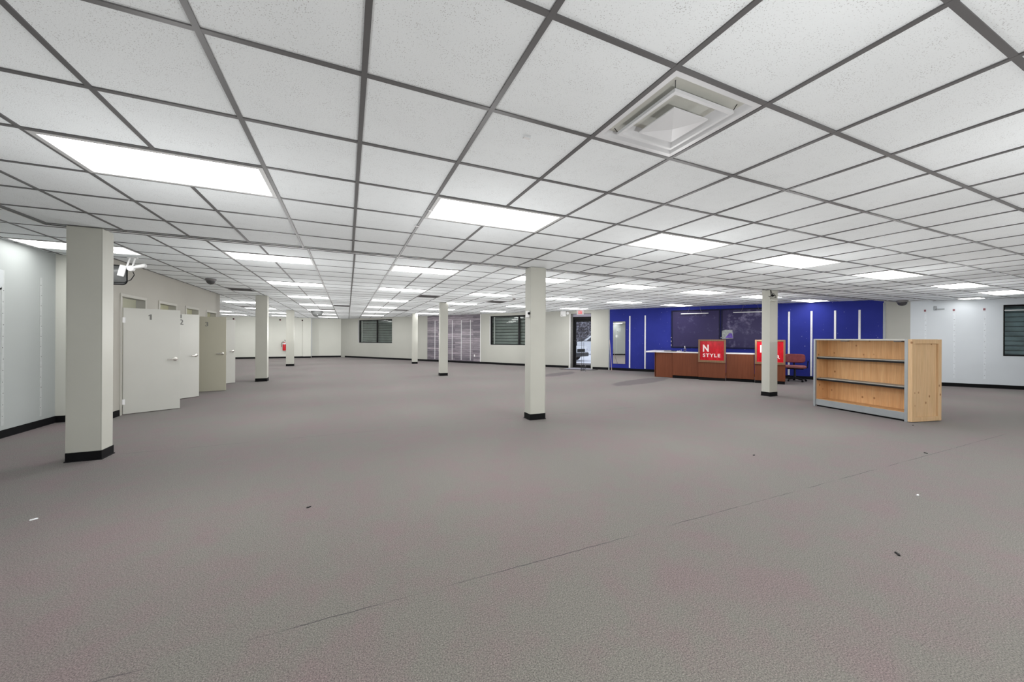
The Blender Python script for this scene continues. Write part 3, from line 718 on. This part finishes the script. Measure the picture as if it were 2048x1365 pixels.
for s, nm in ((18.96, 'just right of the tall mirror'), (19.58, 'left of the dark boards'), (24.34, 'behind the burgundy office chair'), (24.95, 'between office chair and shelf unit'), (25.56, 'left one above the shelf unit'), (26.16, 'right one above the shelf unit')):
    standard(s, .125, 2.31, 'white vertical slotted rail on the blue wall, ' + nm, 'shelf rails on the blue wall', 0, .026)
t = thing('wall_mirror', 'tall narrow frameless mirror on the blue wall', 'mirror', FP(18.52, 0), FANG)
obj('backing', MB().box(-.262, .262, -.008, 0, .275, 2.085), 'dark_metal', t)
obj('glass', MB().box(-.258, .258, -.014, -.008, .28, 2.08), 'mirror_silver', t)
def dark_board(s0, s1, mat, label):
    t = thing('dark_board', label, 'board', FP(s0 + .004, 0), FANG, 'dark boards on the blue wall'); w = s1 - s0 - .008
    obj('sheet', MB().box(.05, w - .05, -.012, 0, 1.05, 2.43), mat, t)
    obj('frame', MB().box(0, .05, -.03, 0, 1.0, 2.48).box(w - .05, w, -.03, 0, 1.0, 2.48).box(.05, w - .05, -.03, 0, 1.0, 1.05).box(.05, w - .05, -.03, 0, 2.43, 2.48), 'navy_frame', t, bevel=.004)
    for k in range(3): obj('paint_chip', MB().box(-.004, .012, -.033, -.029, 1.05 + k * .16 + .02, 1.14 + k * .16 * .9), 'letter_white', t)
    return t
dark_board(20.57, 22.28, 'board_dark', 'plain dark purple board on the blue wall, left of two')
dark_board(22.29, 24.0, 'board_smeared', 'chalk smeared dark purple board on the blue wall, right of two')
for s0, s1, lab in ((20.93, 21.88, 'white hanging bar in front of the plain dark board'), (22.68, 23.75, 'white hanging bar in front of the smeared dark board')):
    t = thing('hanging_rail', lab, 'rail', FP((s0 + s1) / 2, .10), FANG, 'bars hung before the boards'); w = (s1 - s0) / 2
    obj('bar', MB().box(-w, w, -.02, .02, 2.315, 2.345), 'white_metal', t, bevel=.004)
    for x in (-.55 * w, .55 * w): obj('hanger_wire', MB().tube([(x, 0, 2.34), (x - .06 * (1 if x > 0 else -1), .06, 2.47), (x - .08 * (1 if x > 0 else -1), .06, ZB)], .004, 6), 'vent_dark', t)
t = thing('torn_poster', 'torn grey poster with purple print between the dark boards', 'poster', FP(22.33, .035), FANG)
obj('sheet', MB().prism([(0, 0), (.36, .02), (.33, .33), (.10, .34), (0, .30)], 0, .004).xf(Matrix.Translation((0, 0, 1.36)) @ UPRIGHT), 'paper_grey', t)
obj('printed_area', MB().prism([(.10, .04), (.35, .03), (.32, .20), (.24, .22), (.16, .12)], .004, .006).xf(Matrix.Translation((0, 0, 1.36)) @ UPRIGHT), 'purple_print', t)
# right white wall: stickers, bracket, pale scars of removed rails
for s, nm in ((27.63, 'leftmost, above the shelf unit'), (28.22, 'middle, right of the small bracket'), (28.81, 'rightmost, near the window')):
    t = thing('wall_sticker', 'small dull red mark high on the white wall, ' + nm, 'sticker', FP(s, 0), FANG, 'red marks on the white wall')
    obj('patch', MB().box(-.022, .022, -.006, 0, 2.205, 2.265), 'red_sticker', t, bevel=.002)
    obj('screw', MB().lathe([(.008, -.006), (.008, -.009), (.003, -.011)], 10, (0, 0, 2.235), 'y'), 'vent_dark', t)
    z1 = 2.0 if s > 27.7 else 1.55
    p = sempty('trim_%d' % (10 + int(s * 2) % 9), FP(s + .01, 0), FANG)
    obj('rail_scar', MB().box(-.022, .022, -.0015, 0, .25, 2.15), 'pale_scar', p)
    hb = MB()
    for k in range(11): hb.box(-.008 + .012 * (k % 2), .004 + .012 * (k % 2), -.003, -.001, .35 + k * .16, .362 + k * .16)
    obj('screw_holes', hb, 'vent_dark', p)['kind'] = 'stuff'
t = thing('wall_bracket', 'small grey metal bracket high on the white wall', 'bracket', FP(27.85, 0), FANG)
obj('plate', MB().box(-.04, .02, -.02, 0, 2.24, 2.36), 'grey_metal', t, bevel=.004)
obj('arm', MB().box(.0, .17, -.05, -.02, 2.255, 2.285), 'grey_metal', t, bevel=.004)

# ------------------------------------------------------------------ left wall: scars, torn sheet
for k, y in enumerate((7.14, 7.80)):
    p = sempty('trim_%d' % (30 + k), (UL, y, 0))
    obj('rail_scar', MB().box(0, .002, -.022, .022, .16, 2.2), 'pale_scar_left', p)
    hb = MB()
    for q in range(13): hb.box(.001, .004, -.008 + .006 * (q % 3), .002 + .006 * (q % 3), .28 + q * .15, .29 + q * .15)
    obj('screw_holes', hb, 'vent_dark', p)['kind'] = 'stuff'
t = thing('torn_sheet', 'torn pale sheet stuck high on the left wall', 'poster', (UL, 6.98, 0))
obj('paper', MB().prism([(-.2, 1.96), (.1, 1.95), (.16, 2.02), (.155, 2.2), (-.2, 2.24)], .002, .006).xf(Matrix(((0, 0, 1, 0), (1, 0, 0, 0), (0, 1, 0, 0), (0, 0, 0, 1)))), 'faded_paper', t)
obj('torn_edge', MB().prism([(.02, 1.935), (.12, 1.94), (.13, 1.97), (.04, 1.95)], .004, .012).xf(Matrix(((0, 0, 1, 0), (1, 0, 0, 0), (0, 1, 0, 0), (0, 0, 0, 1)))), 'black_plastic', t)

# ------------------------------------------------------------------ mirror and camera by the left column
t = thing('security_mirror', 'grey security mirror with black rim, half hidden by the left column', 'mirror', (-3.47, 8.02, 2.33), R(8))
def rrect(w, h, r, n=6):
    out = []
    for cx, cz, a0 in ((w - r, h - r, 0), (-w + r, h - r, 90), (-w + r, -h + r, 180), (w - r, -h + r, 270)):
        for k in range(n + 1): a = R(a0 + 90 * k / n); out.append((cx + r * math.cos(a), cz + r * math.sin(a)))
    return out
mb = MB(); pr = rrect(.20, .15, .06); n = len(pr); rows = [(1, -.02), (.8, -.045), (.5, -.06), (.15, -.066)]
for sc, y in rows: mb.v += [(x * sc, y, z * sc) for x, z in pr]
for q in range(3): mb.f += [(q * n + k, q * n + (k + 1) % n, (q + 1) * n + (k + 1) % n, (q + 1) * n + k) for k in range(n)]
mb.f.append(tuple(3 * n + k for k in range(n))); obj('convex_face', mb, 'dome_mirror_grey', t, smooth=True)
obj('rim', MB().tube([(x * 1.02, -.02, z * 1.02) for x, z in pr] + [(pr[0][0] * 1.02, -.02, pr[0][1] * 1.02)], .008, 8), 'black_rubber', t, smooth=True)
obj('back_shell', MB().prism(pr, 0, .03).xf(Matrix.Rotation(R(90), 4, 'X') @ Matrix.Translation((0, 0, -.012))), 'black_plastic', t)
obj('wall_arm', MB().tube([(0, .0, 0), (0, .09, .02)], .018, 10), 'black_plastic', t)
t = thing('security_camera', 'white security camera on a ceiling bracket right of the left column', 'camera', (-3.13, 7.86, ZB))
obj('ceiling_bracket', MB().tube([(-.03, 0, 0), (-.06, 0, -.12), (-.075, 0, -.17)], .012, 8).tube([(.03, 0, 0), (.01, 0, -.10), (-.01, 0, -.16)], .012, 8).box(-.06, .06, -.03, .03, -.012, 0), 'white_plastic', t, smooth=True)
obj('joint', MB().lathe([(.012, -.04), (.042, -.03), (.05, 0), (.042, .03), (.012, .04)], 16, (-.02, 0, -.18), 'y'), 'white_plastic', t, smooth=True)
obj('camera_body', MB().tube([(-.01, 0, -.17), (.06, -.01, -.15), (.16, -.03, -.125)], [.02, .028, .034], 14), 'white_plastic', t, smooth=True)
obj('lens_cap', MB().tube([(.158, -.03, -.125), (.172, -.033, -.122)], .026, 14), 'white_metal', t)
obj('back_plate', MB().box(-.10, -.02, -.012, .012, -.33, -.15).xf(Matrix.Translation((-.02, 0, -.0)) @ Matrix.Rotation(R(12), 4, 'Y')), 'white_plastic', t, bevel=.006)
obj('cable', MB().tube([(.0, 0, -.22), (.02, 0, -.28), (-.02, 0, -.36), (-.10, 0, -.41), (-.22, .0, -.415)], .006, 8), 'black_rubber', t, smooth=True)

# ------------------------------------------------------------------ domes
def dome_cam(x, y, z, r, label, white=False):
    t = thing('dome_camera', label, 'camera', (x, y, z), 0, 'small dome cameras')
    obj('base_ring', MB().lathe([(r * 1.15, 0), (r * 1.15, -r * .35), (r * 1.02, -r * .5)], 24), 'white_plastic' if white else 'vent_dark', t, smooth=True)
    obj('bubble', MB().lathe([(r, -r * .45), (r * .96, -r * .75), (r * .8, -r * 1.08), (r * .5, -r * 1.33), (r * .1, -r * 1.44)], 24), 'steel_mirror' if white else 'dome_smoke', t, smooth=True)
dome_cam(-2.72, 10.05, ZB, .085, 'dark dome camera under the ceiling above the fitting room doors')
dome_cam(15.0, 5.30, ZF, .11, 'dark dome camera at the ceiling by the end of the blue wall')
dome_cam(4.72, 10.45, ZB, .055, 'small shiny dome camera left of the middle column', True)
t = thing('dome_mirror', 'large grey half dome mirror hanging from the far ceiling', 'mirror', (-1.32, 19.95, ZB))
obj('dome', MB().lathe([(.255, 0), (.253, -.05), (.237, -.13), (.197, -.20), (.13, -.255), (.055, -.285), (.005, -.29)], 36), 'dome_mirror_grey', t, smooth=True)
obj('rim', MB().lathe([(.257, 0), (.265, -.004), (.265, -.016), (.257, -.02)], 36), 'vent_dark', t, smooth=True)
for x, nm in ((-6.33, 'leftmost, above the fourth open door'), (-3.9, 'left of the thin far column'), (-2.66, 'right of the thin far column')):
    t = thing('wall_plug', 'small round dark plug high on the back wall, ' + nm, 'wall plug', (x, 27.5 if x < -2.62 else 27.42, 2.45), 0, 'dark plugs on the back wall')
    obj('cap', MB().lathe([(.035, 0), (.038, -.02), (.028, -.035), (.008, -.04)], 16, (0, 0, 0), 'y'), 'black_plastic', t, smooth=True)
    obj('collar', MB().lathe([(.048, 0), (.048, -.012), (.03, -.014)], 16, (.012, 0, -.006), 'y'), 'red_sticker', t)

# fire extinguisher
t = thing('fire_extinguisher', 'red fire extinguisher hung on the back wall beside the thin column', 'fire extinguisher', (-3.64, 27.37, 0))
obj('cylinder', MB().lathe([(.02, .49), (.085, .50), (.092, .53), (.092, .93), (.08, .97), (.04, 1.0), (.03, 1.03)], 20), 'red_paint', t, smooth=True)
obj('neck_valve', MB().lathe([(.03, 1.0), (.032, 1.06), (.02, 1.08)], 12), 'white_metal', t, smooth=True)
obj('lever_handle', MB().tube([(0, 0, 1.06), (.06, 0, 1.12), (.01, 0, 1.17)], .014, 8).tube([(0, 0, 1.06), (-.1, 0, 1.04)], .014, 8), 'black_plastic', t)
obj('hose', MB().tube([(-.03, -.01, 1.05), (-.14, -.02, 1.0), (-.17, -.02, .88), (-.13, -.02, .72)], .012, 8), 'black_rubber', t, smooth=True)
obj('paper_band', MB().lathe([(.0935, .895), (.0935, .93), (.0815, .972)], 20), 'paper_white', t, smooth=True)
obj('wall_hook', MB().box(-.03, .03, .088, .118, .9, 1.02), 'dark_metal', t)

# alarm box on middle column, wires and bracket on right column
t = thing('alarm_box', 'small white alarm box on the left face of the middle column', 'alarm', (2.739, 5.47, 1.74))
obj('housing', MB().box(-.04, 0, -.042, .042, -.055, .055), 'white_plastic', t, bevel=.008)
obj('strobe_lens', MB().lathe([(.022, 0), (.022, .012), (.01, .016)], 14).xf(Matrix.Translation((-.02, -.042, .012)) @ Matrix.Rotation(R(90), 4, 'X')), 'black_plastic', t, smooth=True)
t = thing('cable_bundle', 'tangle of dark wires hanging near the top of the right column', 'cable', (9.10, 5.46, 2.37))
wr = [[(.02, .03, .146), (.03, 0, .05), (.02, -.01, -.02), (.10, -.03, .02), (.12, -.03, -.04), (.06, -.03, -.03)], [(.02, .03, .146), (-.03, 0, .08), (-.02, -.02, .0), (-.10, -.03, -.03), (-.15, -.03, -.02)], [(.03, 0, .04), (.06, -.02, .06), (.09, -.02, .03), (.04, -.02, -.01)]]
for w in wr: obj('wire', MB().tube(w, .006, 6), 'black_rubber', t, smooth=True)
obj('plug', MB().box(.02, .055, -.03, .02, -.01, .03), 'black_plastic', t, bevel=.004)
t = thing('column_shelf', 'small cream bracket block on the right column below the wires', 'bracket', (9.16, 5.49, 2.27))
obj('block', MB().box(-.08, .12, -.06, 0, -.03, .03), 'column_paint', t, bevel=.01)
obj('backplate', MB().box(-.02, .10, -.012, 0, .03, .08), 'column_paint', t, bevel=.003)

# ------------------------------------------------------------------ reception counter
CA = Vector((10.19, 9.36)); CD = Vector((.5533, -.8329)); CANG = math.atan2(CD.y, CD.x)
def CP(s, o=0, z=0):
    p = CA + CD * s + Vector((-CD.y, CD.x)) * o; return (p.x, p.y, z)
def cabinet(s0, s1, off, label, toe=True):
    t = thing('counter_cabinet', label, 'counter', CP(s0, off), CANG, 'brown counter cabinets'); w = s1 - s0; z0 = .095 if toe else .004
    obj('front_panel', MB().box(.003, w - .003, 0, .02, z0, .872), 'brown_board', t, bevel=.003)
    obj('carcass', MB().box(.005, w - .005, .02, .40, z0 + .01, .870), 'brown_board', t)
    if toe: obj('toe_kick', MB().box(0, w, .05, .38, 0, z0 + .01), 'black_rubber', t)
    return t
cabinet(-.57, -.003, .17, 'brown counter cabinet at the left corner, panel down to the floor', False)
cabinet(0, .80, .10, 'brown counter cabinet left of the N STYLE sign')
cabinet(1.60, 2.37, .10, 'brown counter cabinet right of the N STYLE sign')
t = thing('counter_cabinet', 'brown return side of the counter running back to the wall', 'counter', CP(-.60, .60), CANG + R(92), 'brown counter cabinets')
obj('side_panel', MB().box(-.42, 1.35, .0, .02, .005, .872), 'brown_board', t, bevel=.003)
obj('carcass', MB().box(.02, 1.35, -.38, .0, .02, .87), 'brown_board', t)
t = thing('worktop', 'long pale laminate worktop along the reception counter', 'counter', CP(0, 0, .872), CANG)
obj('front_top', MB().prism([(-.66, -.17 + .27), (3.15, .10), (3.15, .56), (-.66, .56)], 0, .036), 'laminate_top', t, bevel=.006, segs=2)
obj('return_top', MB().prism([(-.84, -.10), (-.66, .0), (-.30, .3), (-.30, .56), (-.35, 2.05), (-1.0, 2.05), (-.95, .4)], .0006, .0366), 'laminate_top', t, bevel=.006, segs=2)
def sign_cab(s0, s1, label):
    t = thing('sign_cabinet', label, 'counter', CP(s0, 0), CANG, 'counter fronts with framed signs'); w = s1 - s0
    obj('front_panel', MB().box(0, w, .03, .095, .09, .62), 'brown_board', t, bevel=.003)
    obj('back_board', MB().box(0, w, .06, .095, .60, 1.335), 'brown_board', t)
    f = MB().box(0, .05, 0, .06, .62, 1.335).box(w - .05, w, 0, .06, .62, 1.335).box(.05, w - .05, 0, .06, 1.285, 1.335).box(.05, w - .05, 0, .06, .62, .655).box(0, w, 0, .09, .585, .62)
    obj('sign_frame', f, 'brown_frame', t, bevel=.004)
    b = obj('sign_board', MB().box(.05, w - .05, .035, .06, .655, 1.285), 'sign_red', t)
    obj('toe_kick', MB().box(.01, w - .01, .05, .095, 0, .09), 'black_rubber', t)
    return t, b, w
t, b, w = sign_cab(.805, 1.595, 'raised counter front with framed red sign reading N STYLE')
letters('N', .31, .002, 'letter_white', b, Matrix.Translation((.135, .034, .945)) @ UPRIGHT, 'lettering', .010, .17)
letters('STYLE', .155, .002, 'letter_white', b, Matrix.Translation((.135, .034, .765)) @ UPRIGHT, 'lettering', .004, .50)
t, b, w = sign_cab(2.375, 3.14, 'raised counter front with red sign half hidden by the right column')
letters('R', .155, .002, 'letter_white', b, Matrix.Translation((.545, .034, .765)) @ UPRIGHT, 'lettering', .004, .085)
obj('letter_stroke', MB().box(.135, .17, .032, .0352, .945, 1.17), 'letter_white', b)
# small things on the worktop
zt = .909
t = thing('card_box', 'small white box standing on the worktop left end', 'box', (11.94, 11.10, zt), CANG)
obj('body', MB().box(-.08, .05, -.05, .05, 0, .115), 'paper_white', t, bevel=.004); obj('flap', MB().box(.05, .12, -.05, .05, .04, .085), 'paper_white', t, bevel=.003)
obj('tape', MB().box(-.02, .0, -.052, .052, .02, .1165), 'beige_stick', t)
t = thing('pump_bottle', 'translucent white pump bottle on the worktop left of the sign', 'bottle', CP(.36, .30, zt))
obj('bottle_body', MB().lathe([(.035, 0), (.038, .01), (.038, .10), (.03, .125), (.014, .14), (.014, .15)], 18), 'clear_plastic', t, smooth=True)
obj('pump', MB().lathe([(.016, .148), (.016, .165), (.006, .17), (.006, .19), (.014, .192), (.014, .20)], 12).tube([(0, 0, .196), (-.04, -.01, .19)], .005, 8), 'white_plastic', t, smooth=True)
t = thing('keyboard', 'dark keyboard lying flat on the worktop beside the bottle', 'keyboard', CP(-.12, .36, zt), CANG)
obj('tray', MB().box(-.20, .20, -.06, .06, 0, .018), 'black_plastic', t, bevel=.004)
kk = MB()
for a_ in range(14):
    for b_ in range(4): kk.box(-.185 + a_ * .027, -.163 + a_ * .027, -.05 + b_ * .026, -.029 + b_ * .026, .018, .024)
obj('keys', kk, 'vent_dark', t)['kind'] = 'stuff'
t = thing('tool_tray', 'clutter of small dark tools and white scraps on the worktop', 'tray', CP(.19, .38, zt), CANG)
obj('tray', MB().box(-.09, .06, -.05, .05, 0, .012), 'white_plastic', t, bevel=.003)
for k in range(5): obj('tool', MB().tube([(-.08 + k * .03, -.04, .02 + .006 * k), (-.04 + k * .022, .04, .02 + .009 * k)], .009, 8), 'black_plastic' if k % 2 else 'white_plastic', t)

# ------------------------------------------------------------------ burgundy office chair
t = thing('office_chair', 'burgundy office chair on black castors right of the counter', 'chair', (13.26, 7.22, 0), R(-58))
def cushion(w, d, h, bulge, n=10):
    mb = MB()
    for z, s in ((0, .93), (h * .25, 1), (h * .75, 1), (h, .90)):
        for q in range(4 * n):
            a = 2 * math.pi * q / (4 * n); ca, sa = math.cos(a), math.sin(a); e = .42
            mb.v.append((math.copysign(abs(ca) ** e, ca) * w * s, math.copysign(abs(sa) ** e, sa) * d * s, z + (bulge if z == h else 0)))
    N = 4 * n
    for r_ in range(3): mb.f += [(r_ * N + k, r_ * N + (k + 1) % N, (r_ + 1) * N + (k + 1) % N, (r_ + 1) * N + k) for k in range(N)]
    mb.f += [tuple(range(N - 1, -1, -1)), tuple(3 * N + k for k in range(N))]; return mb
obj('seat', cushion(.29, .25, .085, .0).xf(Matrix.Translation((0, -.02, .43))), 'burgundy_seat', t, smooth=True)
obj('backrest', cushion(.285, .145, .075, .0).xf(Matrix.Translation((0, .29, .725)) @ Matrix.Rotation(R(-10), 4, 'X') @ Matrix.Rotation(R(90), 4, 'X')), 'burgundy_fabric', t, smooth=True)
obj('seat_pan', MB().box(-.22, .22, -.2, .2, .395, .432), 'black_plastic', t, bevel=.02)
obj('back_bar', MB().tube([(0, .12, .41), (0, .32, .44), (0, .35, .6), (0, .33, .74)], .022, 8), 'black_plastic', t, smooth=True)
obj('gas_post', MB().tube([(0, 0, .09), (0, 0, .40)], [.035, .024], 14), 'dark_metal', t, smooth=True)
for s in (-1, 1): obj('armrest', MB().tube([(s * .23, .05, .42), (s * .33, .06, .44), (s * .34, .08, .62), (s * .34, -.04, .645), (s * .34, .17, .645)], .014, 8), 'black_plastic', t, smooth=True)
for k in range(5):
    a = R(90 + 72 * k); x, y = math.cos(a), math.sin(a)
    obj('base_leg', MB().tube([(x * .02, y * .02, .10), (x * .3, y * .3, .072)], [.03, .018], 8), 'black_plastic', t, smooth=True)
    c_ = obj('castor', MB().lathe([(.01, -.02), (.028, -.02), (.028, .02), (.01, .02)], 14, (0, 0, 0), 'y').xf(Matrix.Translation((x * .305, y * .305, .029)) @ Matrix.Rotation(a + .7, 4, 'Z')), 'black_rubber', t, smooth=True)
    obj('castor_fork', MB().box(x * .305 - .012, x * .305 + .012, y * .305 - .012, y * .305 + .012, .05, .075), 'dark_metal', c_)

# ------------------------------------------------------------------ pine gondola shelf
GA = Vector((8.384, 2.893)); GF = Vector((8.676, 4.377)); gd = (GF - GA).normalized(); GANG = math.atan2(gd.y, gd.x)   # local +x runs to the far end, -y is the end facing right? see below
W, Dp, HT = 1.512, .67, 1.362
t = thing('shelf_unit', 'double sided pine shelf unit with grey metal trim standing alone', 'shelf', (GA.x, GA.y, 0), GANG)
# local: x from near-right corner to far-left corner, -y away from the camera (depth)
def gbox(x0, x1, d0, d1, z0, z1): return MB().box(x0, x1, -d1, -d0, z0, z1)
obj('end_panel', gbox(-.03, 0.0, .0, Dp, .012, HT - .004), 'pine_end', t)
fr = MB()
for a in ((-.056, -.03, 0, .075, .012, HT - .004), (-.056, -.03, Dp - .075, Dp, .012, HT - .004), (-.056, -.03, .075, Dp - .075, HT - .075, HT - .004), (-.056, -.03, .075, Dp - .075, .012, .085)):
    x0, x1, d0, d1, z0, z1 = a; fr.box(x0, x1, -d1, -d0, z0, z1)
obj('end_frame', fr, 'pine_end', t, bevel=.002)
obj('end_panel', gbox(W - .03, W, .0, Dp, .012, HT - .004), 'pine', t)
obj('back_panel', gbox(0, W - .03, .325, .345, .09, HT - .01), 'pine', t)
obj('base_deck', gbox(0, W - .03, .02, Dp - .02, .135, .155), 'pine', t)
obj('kick_plate', gbox(.04, W - .02, .012, .03, .03, .15), 'grey_metal', t, bevel=.003)
obj('kick_plate', gbox(.04, W - .02, Dp - .03, Dp - .012, .03, .15), 'grey_metal', t, bevel=.003)
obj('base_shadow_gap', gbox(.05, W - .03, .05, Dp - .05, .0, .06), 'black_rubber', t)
obj('upright', gbox(-.002, .042, -.006, .035, 0, HT), 'grey_metal', t, bevel=.003)
obj('upright', gbox(W - .032, W + .004, -.006, .035, 0, HT), 'grey_metal', t, bevel=.003)
obj('upright', gbox(-.002, .042, Dp - .035, Dp + .006, 0, HT), 'grey_metal', t, bevel=.003)
obj('upright', gbox(W - .032, W + .004, Dp - .035, Dp + .006, 0, HT), 'grey_metal', t, bevel=.003)
obj('top_cap', gbox(.0, W - .02, .0, Dp, HT - .022, HT - .002), 'shelf_grey', t, bevel=.003)
obj('top_cap_edge', gbox(.04, W - .03, -.003, .006, HT - .028, HT), 'shelf_pale', t, bevel=.002)
for z in (.555, .985):
    s_ = obj('shelf_board', gbox(.0, W - .03, .05, .325, z, z + .02), 'shelf_grey', t, bevel=.002)
    obj('shelf_edge', gbox(.0, W - .03, .040, .056, z - .026, z + .004), 'black_plastic', s_)
    s2 = obj('shelf_board', gbox(.0, W - .03, .345, Dp - .05, z, z + .02), 'shelf_grey', t, bevel=.002)
for x in (.12, .95): obj('cobweb_scrap', gbox(x, x + .11, .06, .13, HT - .05, HT - .03), 'vent_dark', t, bevel=.004)

# ------------------------------------------------------------------ litter on the carpet
for n, (x, y, ln, rz, mat, lab) in enumerate([
        (3.15, 1.13, .045, .8, 'black_plastic', 'black twig like scrap on the carpet at lower right'),
        (4.31, 2.77, .035, .2, 'black_plastic', 'dark scrap on the carpet left of the shelf unit'),
        (-.27, 3.31, .035, .4, 'black_plastic', 'dark crumb on the carpet straight ahead, near the middle left'),
        (6.28, 2.01, .04, 1.2, 'black_plastic', 'dark scrap on the carpet in front of the shelf unit'),
        (8.15, 2.75, .06, .3, 'black_plastic', 'dark scrap lying at the near corner of the shelf unit'),
        (4.51, 1.49, .03, .2, 'paper_white', 'tiny white paper scrap on the right foreground carpet'),
        (-2.08, 3.88, .04, .6, 'paper_white', 'tiny white paper scrap on the left foreground carpet'),
        (-3.75, 7.75, .05, .2, 'paper_white', 'white paper scrap by the skirting left of the big column')]):
    t = thing('carpet_scrap', lab, 'litter', (x, y, 0), rz, 'litter on the carpet')
    ln *= .5
    obj('scrap', MB().prism([(-ln, -.004), (-ln * .2, -.009), (ln, -.003), (ln * .7, .006), (-.1 * ln, .004), (-ln * .8, .007)], .0005, .007), mat, t)
